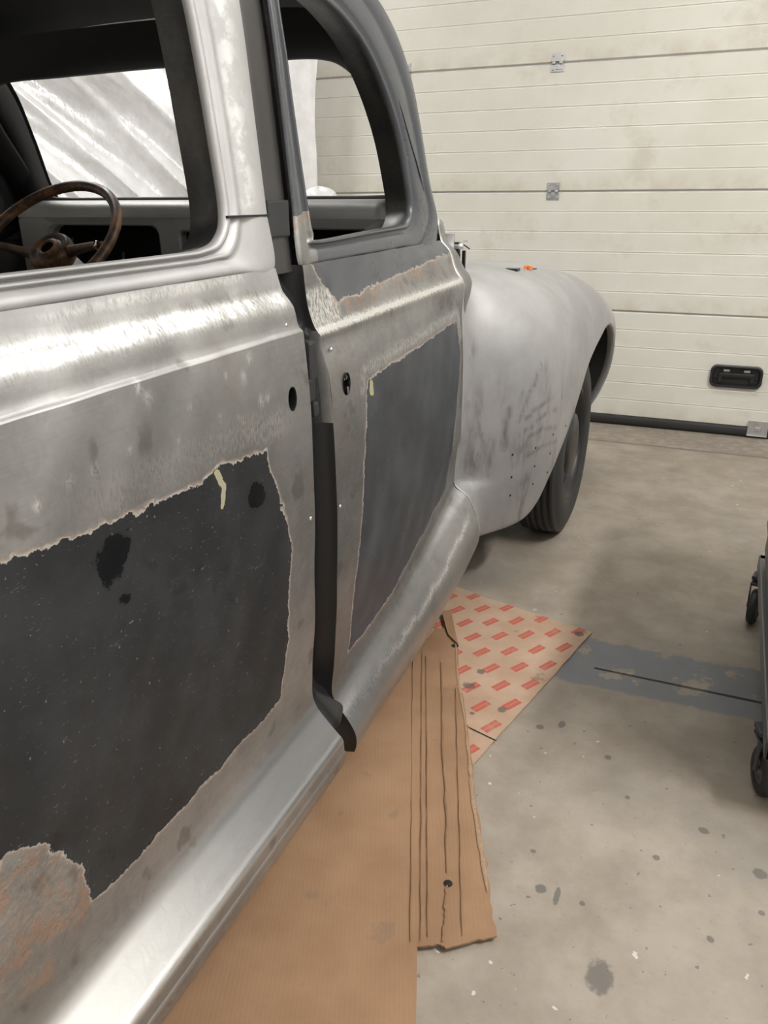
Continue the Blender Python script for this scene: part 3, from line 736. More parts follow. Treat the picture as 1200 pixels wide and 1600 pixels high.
# firewall
P = np.array([[(XC+u*.66, 2.27+.01*math.sin(5*u), z) for u in np.linspace(-1, 1, 13)] for z in np.linspace(.35, 1.12, 8)])
grid_obj('firewall', P, M['dark_steel'], car, thick=.004)
# wiring stub and bonnet hinge bracket on the cowl corner
hb = onx(713, 385, -.76)
bm = bmesh.new(); bm_box(bm, (hb[0]-.012, hb[1]-.006, hb[2]-.03), (hb[0]+.010, hb[1]+.012, hb[2]+.012), .004); bm_box(bm, (hb[0]-.004, hb[1]-.004, hb[2]-.065), (hb[0]+.012, hb[1]+.008, hb[2]-.02), .003)
br_ = bm_obj('bonnet_hinge', bm, M['black'], car)
lathe('pivot', [(0, .018), (.008, .016), (.009, 0), (.009, -.01)], M['galv'], br_, (hb[0]+.004, hb[1], hb[2]), 'x', 12)
for k, (dv_, mt) in enumerate((((.012, .05, .016), 'galv'), ((.018, .05, -.004), 'black'))):
    e0 = hb+np.array([.0, .012, .0]); dv_ = np.array(dv_)
    tube('wire', catmull([e0, e0+dv_*.4+np.array([0, 0, .006]), e0+dv_*.8, e0+dv_*1.1+np.array([0, 0, -.006])], 6), .002, M[mt], br_, 6)
box('hinge_strap', (hb[0]+.012, hb[1]+.018, hb[2]-.07), (hb[0]+.022, hb[1]+.028, hb[2]-.012), M['black'], br_, bev=.002)

# ---- dash
dy0 = 1.93
prof = [(2.04, 1.205), (1.985, 1.212), (1.945, 1.203), (dy0, 1.18), (dy0-.004, 1.165)]
pr = catmull(prof, 5); ux = np.linspace(-1, 1, 31)
P = np.array([[(XC+u*.60, a-.05*abs(u)**3+.03, b) for u in ux] for a, b in pr])
dtop = grid_obj('dash_top', P, M['dash'], car, thick=.003)
def dplate(xa, xb, hole, mat=M['dash']):
    """piece of the dash face with a rounded opening"""
    z0, z1 = .98, 1.168
    hx0, hx1, hz0, hz1, r = hole
    inner = rrect((hx0+hx1)/2, (hz0+hz1)/2, (hx1-hx0)/2, (hz1-hz0)/2, r, 5)
    cx_, cz_ = (xa+xb)/2, (z0+z1)/2; outer = []
    for (a, b) in inner:
        da, db = a-(hx0+hx1)/2, b-(hz0+hz1)/2
        k = min((xb-(hx0+hx1)/2 if da > 0 else (hx0+hx1)/2-xa)/max(1e-6, abs(da)), (z1-(hz0+hz1)/2 if db > 0 else (hz0+hz1)/2-z0)/max(1e-6, abs(db)))
        outer.append(((hx0+hx1)/2+da*k, (hz0+hz1)/2+db*k))
    yd = lambda x: dy0+.026-.05*abs((x-XC)/.6)**3
    loops = [[(a, yd(a), b) for a, b in outer], [(a, yd(a)-.001, b) for a, b in [((p[0]*.15+q[0]*.85), (p[1]*.15+q[1]*.85)) for p, q in zip(outer, inner)]], [(a, yd(a)+.004, b) for a, b in inner], [(a, yd(a)+.03, b) for a, b in inner]]
    return rings_obj('dash_face', loops, mat, car, cap=False)
dplate(XC-.60, XC-.08, (XC-.50, XC-.13, 1.02, 1.145, .03))
dplate(XC-.08, XC+.14, (XC-.055, XC+.11, .99, 1.13, .012))
dplate(XC+.14, XC+.60, (XC+.22, XC+.54, 1.03, 1.14, .02))
P = np.array([[(XC+u*.6, 2.12, z) for u in (-1, 0, 1)] for z in (.9, 1.19)]); grid_obj('dash_back', P, M['void'], car)
# small bits left in the dash
for k, (dx, z) in enumerate(((-.36, 1.06), (-.30, 1.045), (-.24, 1.05), (.03, 1.06))):
    tube('loose_wire', catmull([(XC+dx, 2.0, z+.02), (XC+dx+.02, 1.97, z), (XC+dx+.01, 1.955, z-.03), (XC+dx-.02, 1.96, z-.05)], 5), .004, M['galv'] if k % 2 else M['black'], car, 6)

# ---- steering wheel (on the far side of the cabin)
SWC = np.array([-1.636, 1.629, 1.112]); tilt = math.radians(48)
nrm = Vector((0, -math.cos(tilt), math.sin(tilt))).normalized(); ax1 = Vector((1, 0, 0)); ax2 = nrm.cross(ax1)*1.0
SR = .207
def sw(a, r, h): return np.array(Vector(SWC)+ax1*(r*math.cos(a))+ax2*(r*math.sin(a))+nrm*h)
swr = tube('steering_wheel', [sw(a, SR, 0) for a in np.linspace(0, 2*math.pi, 65)[:-1]], .0135, M['rustwheel'], car, 12, closed=True)
swr['label'] = 'rusty brown steering wheel rim'
for s in (0, math.pi):
    tube('spoke', [sw(s+.0, SR, 0), sw(s+.03, .15, -.008), sw(s+.06, .10, -.02), sw(s+.12, .045, -.035)], [.009, .010, .012, .016], M['rustwheel'], swr, 10)
    tube('spoke_clip', [sw(s+.01, .180, -.003), sw(s+.012, .168, -.005)], .0125, M['chrome'], swr, 10)
rm = Matrix((ax1, ax2, nrm)).transposed()
lathe('hub', [(.018, -.012), (.022, -.008), (.030, -.012), (.034, -.02), (.044, -.018), (.052, -.014), (.058, -.022), (.060, -.04), (.055, -.06), (.035, -.075)], M['rustwheel'], swr, tuple(SWC), 'z', 32, rot=rm)
lathe('hub_hole', [(0, -.035), (.018, -.035), (.018, -.012)], M['void'], swr, tuple(SWC), 'z', 24, rot=rm)
tube('steering_column', [sw(0, 0, -.06), sw(0, 0, -.45)], .024, M['inner'], swr, 14)
lathe('column_shroud', [(.03, -.06), (.045, -.09), (.05, -.14), (.03, -.2)], M['dash'], swr, tuple(SWC), 'z', 20, rot=rm)

# ---- cabin floor, rear bulkhead, tail
P = np.array([[(x, y, .27+.02*math.cos((x-XC)*9)) for x in np.linspace(XC-.70, XC+.70, 15)] for y in np.linspace(-.9, 2.27, 12)])
grid_obj('floor_pan', P, M['dark_steel'], car, thick=.004)
P = np.array([[(x, -.35-.15*(z-.3), z) for x in np.linspace(XC-.66, XC+.66, 9)] for z in np.linspace(.28, 1.25, 7)])
grid_obj('rear_bulkhead', P, M['lining'], car, thick=.004)
# rear quarter and tail: same section carried back and drawn in
yq = np.r_[np.linspace(.016, -.5, 14), np.linspace(-.55, -1.55, 26)]
qz = np.r_[pc[::3, 1]]; qx = np.r_[pc[::3, 0]]
for m in (False, True):
    P = np.zeros((len(yq), len(qz), 3))
    for i, y in enumerate(yq):
        s = np.clip((-y-.4)/1.15, 0, 1); k = (1-s**2.4)
        P[i, :, 0] = XC+(qx-XC)*np.maximum(k, .02); P[i, :, 1] = y; P[i, :, 2] = qz*(1-.12*s*s)+.06*s*s
    grid_obj('rear_quarter', mir(P) if m else P, M['door_steel'], car, attrs=dict(paint=np.full(P.shape[0]*P.shape[1], -1.0)))
yb = np.linspace(-.95, -1.56, 16)
P = np.zeros((16, 31, 3))
for i, y in enumerate(np.linspace(-.06, -1.53, 16)):
    s = i/15; zc_ = 1.11-.20*s**2
    for j, u in enumerate(np.linspace(-1, 1, 31)):
        sy = np.clip((-y-.4)/1.15, 0, 1); k = max(.03, 1-sy**2.4)
        P[i, j] = (XC+u*(-.687-XC)*k, y, 1.112*(1-.12*sy*sy)+.06*sy*sy+.10*(1-abs(u)**3)*(1-s))
grid_obj('boot_lid', P, M['steel'], car, thick=.003)
for m in (False, True):     # rear roof quarters
    P = np.zeros((10, 12, 3))
    for i, s in enumerate(np.linspace(0, 1, 10)):
        for j, q in enumerate(np.linspace(0, 1, 12)):
            y = -.06-.85*s; ztop = roofz(y, 1.0)+.0; zl = 1.112*(1-.12*np.clip((-y-.4)/1.15, 0, 1)**2)
            z = zl+(ztop-zl)*q; k = 1-np.clip((-y-.4)/1.15, 0, 1)**2.4
            P[i, j] = (XC+(xs(0, z)-XC)*k*(1-.0*q), y, z)
    grid_obj('roof_quarter', mir(P) if m else P, M['steel'], car, thick=.003)

# ---- far side doors (plain mirror pressings)
qr = pc[::4]; P = np.array([[(x, y, z) for x, z in qr] for y in np.linspace(RY0, RY1, 12)])
d2 = grid_obj('rear_door', mir(P), M['inner'], car, thick=.002)
d2['label'] = 'far side rear door in grey metal'
ring('window_frame', RL, RO, FR, M['dark_steel'], d2, mirror=True)
P = np.array([[(x, y, z) for x, z in fsample(y, 2)] for y in np.linspace(FY0, FY1, 12)])
d3 = grid_obj('front_door', mir(P), M['inner'], car, thick=.002)
d3['label'] = 'far side front door in grey metal'
ring('window_frame', FL, FO, FRF, M['lining'], d3, mirror=True)
inner_panel(d3, FY0+.01, FY1-.01, np.array([p for p in rows[60] if p[1] > .3]), M['inner'], m=True)
inner_panel(d2, RY0+.01, RY1-.01, ql, M['inner'], m=True)

# ---- front fender
FS = np.array([2.108, 2.16, 2.24, 2.32, 2.45, 2.60, 2.80, 3.00, 3.18, 3.34, 3.46, 3.54, 3.62, 3.72, 3.80])
XO = np.array([-.655, -.622, -.552, -.497, -.456, -.440, -.428, -.418, -.410, -.408, -.415, -.428, -.455, -.53, -.67])
ZT = np.array([1.020, 1.018, 1.014, 1.011, 1.008, 1.006, 1.002, .992, .970, .933, .89, .845, .79, .70, .58])
arch = np.array([(2.108, .222), (2.16, .226), (2.216, .231), (2.257, .236), (2.311, .240), (2.377, .252), (2.434, .281), (2.477, .330), (2.536, .385), (2.606, .444), (2.679, .505), (2.752, .575), (2.85, .660), (2.947, .702), (3.045, .728), (3.15, .750), (3.26, .748), (3.35, .715), (3.42, .655), (3.465, .57), (3.495, .47), (3.515, .37), (3.54, .30), (3.63, .28), (3.80, .30)])
ac = catmull(arch, 7)
sel = [0]
for k in range(1, len(ac)):
    if ac[k, 0] > ac[sel[-1], 0]+.004: sel.append(k)
ac = ac[sel]
def cub(y, A):
    return np.interp(y, FSd, Ad[A])
FSd = np.linspace(FS[0], FS[-1], 300); Ad = {}
def smooth_interp(xk, yk, xd):
    m = np.gradient(yk, xk); out = []
    for x in xd:
        i = min(len(xk)-2, max(0, np.searchsorted(xk, x)-1)); h_ = xk[i+1]-xk[i]; u = (x-xk[i])/h_
        out.append((2*u**3-3*u*u+1)*yk[i]+(u**3-2*u*u+u)*h_*m[i]+(-2*u**3+3*u*u)*yk[i+1]+(u**3-u*u)*h_*m[i+1])
    return np.array(out)
Ad['xo'] = smooth_interp(FS, XO, FSd); Ad['zt'] = smooth_interp(FS, ZT, FSd)
NT_, NL = 46, 34
def fsec(y, zb):
    xo, zt_ = cub(y, 'xo'), cub(y, 'zt')
    xi = -.86; zm = min(.64, zt_-.10); e = 2.9
    out = []
    for k in range(8): # inner fall to the apron
        s = 1-k/8; out.append((xi-.10*s, zt_-.05*s*s-.0))
    for k in range(NT_):
        a = (math.pi/2)*k/(NT_-1); out.append((xi+(xo-xi)*math.sin(a)**(2/e), zm+(zt_-zm)*max(0, math.cos(a))**(2/e)))
    b = max(zb, .0)
    out2 = []
    if b >= zm:       # arch cuts above the widest line: trim
        up = [p for p in out if p[1] >= b or p[0] < xi+.02]
        nx_ = out[len(up)] if len(up) < len(out) else (xo, zm); l_ = up[-1]; kk = (l_[1]-b)/max(1e-9, l_[1]-nx_[1]); up.append((l_[0]+(nx_[0]-l_[0])*kk, b))
        c = np.array(up); s_ = np.linspace(0, 1, len(out)+NL)
        l = np.r_[0, np.cumsum(np.hypot(*np.diff(c, axis=0).T))]; l /= l[-1]
        return np.c_[np.interp(s_, l, c[:, 0]), np.interp(s_, l, c[:, 1])]
    for k in range(1, NL+1):
        z = zm+(b-zm)*k/NL; out.append((xo-(.030+.09*smooth01(y, 3.3, 3.55))*((zm-z)/.36)**2, z))
    c = np.array(out)
    s_ = np.linspace(0, 1, len(out)); l = np.r_[0, np.cumsum(np.hypot(*np.diff(c, axis=0).T))]; l /= l[-1]
    return np.c_[np.interp(s_, l, c[:, 0]), np.interp(s_, l, c[:, 1])]
# section at the door joint follows the door end
dj = fe[(fe[:, 1] < 1.04)][::-1]      # from the belt down
dj = np.r_[[(-.96, .985), (-.86, 1.03), (-.75, 1.035), (-.70, 1.034)], dj]
ld = np.r_[0, np.cumsum(np.hypot(*np.diff(dj, axis=0).T))]; ld /= ld[-1]
n_ = 8+NT_+NL; sN = np.linspace(0, 1, n_)
def resz(c, zt_, zb):
    return c
J = np.c_[np.interp(sN, ld, dj[:, 0]), np.interp(sN, ld, dj[:, 1])]
P = np.zeros((len(ac), n_+2, 3))
for i, (y, zb) in enumerate(ac):
    S = fsec(y, zb)
    # match by height on the outer side for a clean blend
    wgt = smooth01(y, 2.100, 2.26)
    zn = S[:, 1]
    o = np.argsort(J[10:, 1]); xj = np.where(np.arange(n_) < 12, J[:, 0], np.interp(zn, J[10:, 1][o], J[10:, 0][o]))
    lowk = smooth01(zn, .50, .30)
    ww = np.maximum(wgt, 0)*(1-.0*lowk)
    x = xj*(1-ww)+S[:, 0]*ww
    P[i, :n_, 0] = x; P[i, :n_, 1] = y; P[i, :n_, 2] = zn
    P[i, n_] = (x[-1]-.006, y, zn[-1]-.004); P[i, n_+1] = (x[-1]-.028, y+(.0), zn[-1]+.004)
yy, zz, xx = P[..., 1].ravel(), P[..., 2].ravel(), P[..., 0].ravel()
rs = smooth01(zz, .78, .62)*smooth01(yy, 2.9, 2.7)
bs = .9*np.exp(-(((yy-2.17)/.035)**2+((zz-.36)/.035)**2))+.8*np.exp(-(((yy-2.19)/.03)**2+((zz-.76)/.03)**2))+.7*np.exp(-(((yy-2.40)/.04)**2+((zz-.80)/.02)**2))  # bright spots; the lowest is a painted highlight at the flare end
def near_on(px, py):
    d = ray(px, py); d = d/np.linalg.norm(d); q = P.reshape(-1, 3)-np.array([0, 0, H]); al = q@d
    dist = np.linalg.norm(q-al[:, None]*d, axis=1); dist = dist+np.where(al < .5, 9, 0)+.002*al
    return P.reshape(-1, 3)[np.argmin(dist)]
def rub(paths, wd):
    d = np.full(yy.shape, 9.0)
    for p in paths: d = np.minimum(d, line_d(yy, zz, [tuple(near_on(*q)[1:]) for q in catmull(p, 3)]))
    return np.exp(-(d/wd)**2)
smud = .8*rub([[(845, 568), (828, 615), (812, 660)], [(862, 622), (840, 635), (820, 655)], [(868, 640), (845, 650), (820, 675)], [(868, 668), (845, 672), (815, 690)], [(868, 690), (845, 698), (825, 712)], [(795, 640), (789, 670), (787, 705)], [(766, 690), (764, 720), (760, 745)]], .006)
for (px, py, a, b, k) in ((818, 700, .03, .05, .8), (820, 752, .03, .035, .7), (735, 720, .03, .05, .9), (736, 545, .015, .03, .8), (852, 580, .02, .03, .5)):
    q = near_on(px, py); smud = np.maximum(smud, k*np.exp(-(((yy-q[1])/a)**2+((zz-q[2])/b)**2)))
bs = bs+1.0*rub([[(748, 535), (760, 505), (795, 484), (820, 480)], [(738, 575), (745, 560), (750, 585), (772, 580)], [(788, 548), (796, 555)]], .004)
for (px, py, r_) in ((727, 782, .030), (742, 575, .014)):  # painted highlight on the flare-end knob, then the weld spot
    q = near_on(px, py); bs = np.maximum(bs, 1.5*np.exp(-(((yy-q[1])/r_)**2+((zz-q[2])/r_)**2)))
fen = grid_obj('front_fender', P, M['fender'], car, attrs=dict(rust=rs, smudge=smud, bright=np.clip(bs, 0, 1.5)), thick=.003)
fen['label'] = 'sanded grey front fender bulging over the wheel'
du, dv = np.gradient(P, axis=0), np.gradient(P, axis=1); nn = np.cross(du, dv); nn /= np.linalg.norm(nn, axis=2)[..., None]+1e-12
nn *= np.where((nn[..., 0]+nn[..., 2]) > 0, -1, 1)[..., None]
lin = (P+nn*.007)[:, 2:n_-1]; lin[:, -1] += np.array([0, 0, .004]); ln_ = grid_obj('fender_liner', lin[:, ::2] if lin.shape[1] % 2 else lin, M['lining'], fen)
P2 = P[::3, ::3]; f2 = grid_obj('front_fender', mir(P2), M['fender'], car, thick=.003); f2['label'] = 'far side front fender'
# trim holes drilled in the fender
for px, py in ((800, 713), (836, 698), (798, 744), (834, 727), (797, 776), (832, 757), (858, 709), (856, 738), (862, 679), (883, 663)):
    q = near_on(px, py); dv = Vector((.75, -.66, .05)).normalized(); rt = dv.to_track_quat('Z', 'Y').to_matrix()
    lathe('trim_hole', [(0, .0022), (.0035, .0022), (.0042, .0012)], M['void'], fen, tuple(q), 'z', 10, rot=rt)
# things lying on the fender crown
q = near_on(796, 421); box('mounting_slot', (q[0]-.035, q[1]-.02, q[2]-.006), (q[0]+.03, q[1]+.02, q[2]+.004), M['black'], fen, bev=.002)
M['orange'] = simple('orange_plastic', (.75, .22, .07), .5)
q = near_on(825, 421)
oc = empty('plastic_clip', (q[0], q[1], q[2])); tag(oc, 'small orange plastic clip lying on top of the fender', 'clip')
bm = bmesh.new(); bm_box(bm, (q[0]-.012, q[1]-.012, q[2]), (q[0]+.0, q[1]+.012, q[2]+.016), .003); bm_box(bm, (q[0]+.002, q[1]-.010, q[2]), (q[0]+.014, q[1]+.012, q[2]+.014), .003)
bm_box(bm, (q[0]-.012, q[1]-.004, q[2]), (q[0]+.014, q[1]+.006, q[2]+.006), .001); bm_obj('clip_body', bm, M['orange'], oc)
tube('clip_pin', [(q[0]+.016, q[1], q[2]+.004), (q[0]+.03, q[1]+.002, q[2]+.005)], .002, M['black'], oc, 8)

# ---- inner aprons and radiator support
for m in (False, True):
    Q = np.array([[(-.955-.02*math.sin(z*4), y, z) for y in np.linspace(2.28, 3.7, 10)] for z in np.linspace(.35, .98, 7)])
    for i in range(7):
        for j in range(10): Q[i, j, 2] = min(Q[i, j, 2], cub(Q[i, j, 1], 'zt')-.05)
    grid_obj('inner_apron', mir(Q) if m else Q, M['dark_steel'], car, thick=.003)
bm = bmesh.new()
bm_box(bm, (XC-.44, 3.55, .30), (XC-.36, 3.59, .72), .006); bm_box(bm, (XC+.36, 3.55, .30), (XC+.44, 3.59, .72), .006); bm_box(bm, (XC-.44, 3.55, .70), (XC+.44, 3.60, .75), .006); bm_box(bm, (XC-.44, 3.55, .28), (XC+.44, 3.60, .33), .006)
bm_obj('radiator_support', bm, M['dark_steel'], car)
for sx in (-.42, .42):
    box('chassis_rail', (XC+sx-.04, -1.2, .30), (XC+sx+.04, 3.7, .40), M['dark_steel'], car, bev=.008)

# ---- wheels
M['cap'] = simple('dull_black_cap', (.03, .03, .03), .35, .3)
M['rimblack'] = simple('black_wheel_rim', (.022, .022, .024), .4, .2)
def wheel(cx_, cy_, sgn, steer=0.0):
    """sgn=+1: outer side faces +x"""
    rt = Matrix.Rotation(steer, 3, 'Z')
    R0 = .345
    tp = [(.205, -.062), (.215, -.075), (.25, -.084), (.29, -.083), (.318, -.074), (.334, -.062)]
    tread = []
    for k, h_ in enumerate(np.linspace(-.058, .058, 6)):
        tread += [(R0-.004*abs(h_/.058)**2, h_-.008), (R0-.004*abs(h_/.058)**2, h_+.006)]
        if k < 5: tread += [(R0-.010, h_+.0075), (R0-.010, h_+.0135)]
    tp = tp+tread+[(.334, .062), (.318, .074), (.29, .083), (.25, .084), (.215, .075), (.205, .062)]
    tp = [(a, sgn*b) for a, b in tp]
    c = (cx_, cy_, R0)
    ty = lathe('wheel', tp, M['rubber'], car, c, 'x', 72, rot=rt)
    ty['label'] = 'black tyre on a steel wheel'
    lathe('wheel_rim', [(.215, sgn*.060), (.213, sgn*.072), (.205, sgn*.074), (.200, sgn*.060), (.185, sgn*.030), (.175, sgn*.02), (.165, sgn*.045), (.11, sgn*.055), (.06, sgn*.05), (.0, sgn*.05)], M['rimblack'], ty, c, 'x', 48, rot=rt)
    lathe('wheel_rim', [(.215, -sgn*.060), (.213, -sgn*.072), (.20, -sgn*.06), (.18, -sgn*.02), (.05, -sgn*.02), (0, -sgn*.02)], M['rimblack'], ty, c, 'x', 32, rot=rt)
    lathe('hub_cap', [(.115, sgn*.052), (.112, sgn*.066), (.09, sgn*.074), (.05, sgn*.078), (0, sgn*.08)], M['cap'], ty, c, 'x', 36, rot=rt)
    return ty
wheel(-.535, 2.93, 1); wheel(2*XC+.535, 2.93, -1); wheel(-.80, .02, 1); wheel(2*XC+.80, .02, -1)
for yw in (2.93, .02):
    tube('axle', [(XC-.80, yw, .34), (XC+.80, yw, .34)], .035, M['dark_steel'], car, 12)

# ================================================================== PLASTIC SHEETING
def film_mat():
    t = NT('white_plastic_film')
    tr = t.n('ShaderNodeBsdfTranslucent', {'Color': (.93, .93, .94, 1)})
    df = t.n('ShaderNodeBsdfDiffuse', {'Color': (.88, .88, .89, 1)})
    gl = t.n('ShaderNodeBsdfGlossy', {'Color': (1, 1, 1, 1), 'Roughness': .16})
    tp = t.n('ShaderNodeBsdfTransparent', {})
    nz = t.noise(9, 4, .6)
    bp_ = t.bump(t.noise(16, 4, .6, vec=t.mapv((1, 1, .5), rot=(0, .6, 0))), .35, .02)
    for s_ in (df, gl): t.put(s_.node.inputs['Normal'], bp_)
    m1 = t.n('ShaderNodeMixShader', [.28, df, tr]); m2 = t.n('ShaderNodeMixShader', [.17, m1, gl]); m3 = t.n('ShaderNodeMixShader', [t.ss(nz, .35, .65, .04, .16), m2, tp])
    t.t.links.new(m3, t.out.inputs[0]); return t.m
M['film'] = film_mat()
A_, B_, C_ = np.array([-2.17, 4.36]), np.array([-3.35, 3.85]), np.array([-4.3, 2.2])
path = catmull([A_, (A_+B_)/2+np.array([.03, .06]), B_, (B_+C_)/2+np.array([-.12, .1]), C_], 40)
sl = np.r_[0, np.cumsum(np.hypot(*np.diff(path, axis=0).T))]
NU, NV = 220, 110
su = np.linspace(0, sl[-1], NU); zz = np.linspace(0.02, 2.75, NV)
px_, py_ = np.interp(su, sl, path[:, 0]), np.interp(su, sl, path[:, 1])
tx, ty_ = np.gradient(px_), np.gradient(py_); L_ = np.hypot(tx, ty_); nx, ny = -ty_/L_, tx/L_
S_, Z_ = np.meshgrid(su, zz, indexing='ij')
def ridge(v): return 1-np.abs(np.mod(v, 2)-1)*1.0
diag = S_*.55-Z_*1.0
k1 = ridge(2.3*(Z_*1.0-S_*.50)+.35*np.sin(1.6*S_)+.2*np.sin(3*Z_)); k2 = ridge(7.3*(Z_*.9-S_*.68)+.6*np.sin(2.1*S_+1)+.5); k4 = ridge(13*(Z_*1.0-S_*.58)+1.2*np.sin(1.7*S_+2)+.8*np.sin(2.3*Z_))*smooth01(np.sin(3.1*S_+2*Z_), -.2, .8)
k3 = ridge(3.1*(S_*1.4+Z_*.16)+.5*np.sin(1.7*Z_))
env = smooth01(S_, .25, .9); flat = 1-np.exp(-(((S_-1.25)/.38)**2+((Z_-1.62)/.26)**2))*.85
disp = env*flat*(.16*k1**2+.085*k2**3+.035*k4**3)+(1-env)*.05*k3**2+.02*np.sin(7*S_+2*Z_)*.4
edge = .10*np.sin(2.4*zz+.6)*np.exp(-((zz-1.2)/1.0)**2)-.05*smooth01(zz, 1.5, 1.1)
X_ = px_[:, None]+nx[:, None]*disp; Y_ = py_[:, None]+ny[:, None]*disp*1.0
sh = (1-smooth01(S_, 0, .35))*(edge[None, :]); X_ = X_+sh
tag(grid_obj('plastic_sheet', np.stack([X_, Y_, Z_], -1), M['film']), 'large wrinkled translucent white plastic sheet hanging beyond the windscreen', 'plastic sheet')
# a film-covered stand next to it: domed top
aa = np.linspace(0, 2*math.pi, 49)[:-1]; rr = [(1.262, .0), (1.258, .035), (1.248, .07), (1.22, .10), (1.15, .108), (1.0, .11), (.7, .115), (.35, .12), (.0, .125)]
rr = catmull(rr, 4); cxy = (-2.06, 3.98)
P = np.array([[(cxy[0]+r_*(1+.07*math.sin(7*a+z*3)*min(1, r_*5))*math.cos(a), cxy[1]+r_*.8*(1+.07*math.sin(7*a+z*3)*min(1, r_*5))*math.sin(a), max(0, z+.01*math.sin(3*a)*(z > .1))) for a in aa] for z, r_ in rr])
tag(grid_obj('covered_stand', P, M['film'], closev=True), 'domed stand wrapped in white plastic film ahead of the car', 'stand')

# ================================================================== CARDBOARD
def card_mat(name, red):
    t = NT(name)
    flute = t.n('ShaderNodeTexWave', {'Vector': t.mapv((1, 1, 1), rot=(0, 0, 0) if red else (0, 0, math.radians(-22))), 'Scale': 40, 'Distortion': .4, 'Detail': 1}, out=1, wave_type='BANDS', bands_direction='X')
    nz = t.noise(5, 5, .6)
    a, b = ((.37, .245, .165), (.46, .325, .23)) if red else ((.245, .138, .072), (.325, .195, .110))
    base = t.mix(t.ss(nz, .3, .7), a, b)
    base = t.mix(t.math('MULTIPLY', flute, .035), base, tuple(c*.55 for c in a))
    dirt = t.ss(t.noise(11, 4, .6, vec=t.mapv(loc=(1, 5, 0))), .63, .70)
    base = t.mix(t.math('MULTIPLY', dirt, .45 if red else .30), base, (.10, .085, .075))
    if red:
        o = onz(600+555*.3, 880+308*.3, .004)[:2]; va, vb = np.array([.071, .0385]), np.array([.0475, -.0705])
        iv = np.linalg.inv(np.array([va, vb]).T)
        nd = t.n('ShaderNodeSeparateXYZ', [t.tc.outputs['Object']]).node
        dx, dy = t.math('SUBTRACT', nd.outputs[0], float(o[0])), t.math('SUBTRACT', nd.outputs[1], float(o[1]))
        u = t.math('ADD', t.math('MULTIPLY', dx, float(iv[0, 0])), t.math('MULTIPLY', dy, float(iv[0, 1])))
        v = t.math('ADD', t.math('MULTIPLY', dx, float(iv[1, 0])), t.math('MULTIPLY', dy, float(iv[1, 1])))
        fu = t.math('SUBTRACT', t.math('FRACT', t.math('ADD', u, .5)), .5); fv = t.math('SUBTRACT', t.math('FRACT', t.math('ADD', v, .5)), .5)
        lx = t.math('ADD', t.math('MULTIPLY', fu, float(va[0])), t.math('MULTIPLY', fv, float(vb[0])))
        ly = t.math('ADD', t.math('MULTIPLY', fu, float(va[1])), t.math('MULTIPLY', fv, float(vb[1])))
        th = math.atan2(.0475, .026); cs_, sn = math.cos(th), math.sin(th)
        mu = t.math('ADD', t.math('MULTIPLY', lx, cs_), t.math('MULTIPLY', ly, sn)); mv = t.math('SUBTRACT', t.math('MULTIPLY', ly, cs_), t.math('MULTIPLY', lx, sn))
        mk = t.math('MULTIPLY', t.ss(t.math('ABSOLUTE', mu), .0272, .0262), t.ss(t.math('ABSOLUTE', mv), .0122, .0115))
        bar = t.math('MULTIPLY', t.ss(t.math('ABSOLUTE', t.math('SUBTRACT', t.math('ABSOLUTE', mv), .0)), .0010, .0018), 1.0)
        fleck = t.math('MULTIPLY', t.math('MULTIPLY', t.math('LESS_THAN', t.math('ABSOLUTE', t.math('SUBTRACT', t.math('ABSOLUTE', mv), .0052)), .0016), t.math('LESS_THAN', t.math('ABSOLUTE', mu), .021)), t.math('GREATER_THAN', t.math('SINE', t.math('MULTIPLY', mu, 1150.0)), .25))
        ink = t.math('MULTIPLY', t.math('MULTIPLY', mk, t.mixf(bar, .45, 1.0)), t.mixf(fleck, 1.0, .62))
        ink = t.math('MULTIPLY', ink, t.ss(t.noise(30, 4, .7), .25, .5, .55, .95))
        base = t.mix(ink, base, (.42, .075, .05))
        for (px, py, r) in ((752, 1053, .012), (785, 1112, .012), (732, 1075, .016), (905, 994, .014), (738, 1118, .007)):
            p = onz(px, py, 0)
            dd = t.n('ShaderNodeVectorMath', {0: t.mapv((1, 1, 0), loc=(-p[0], -p[1], 0))}, out=1, operation='LENGTH')
            dd = t.math('ADD', dd, t.math('MULTIPLY', t.math('SUBTRACT', t.noise(70, 3), .5), r*1.4))
            base = t.mix(t.ss(dd, r*1.2, r*.7, 0, .75), base, (.07, .065, .065))
    t.set(color=base, rough=.75, normal=t.bump(t.math('ADD', t.math('MULTIPLY', flute, .4), t.math('MULTIPLY', nz, .5)), .12, .002)); return t.m
M['card'] = card_mat('brown_corrugated_card', False); M['redcard'] = card_mat('card_with_red_print', True)
M['cardedge'] = simple('torn_card_core', (.33, .22, .135), .85, 0, .4, 120)
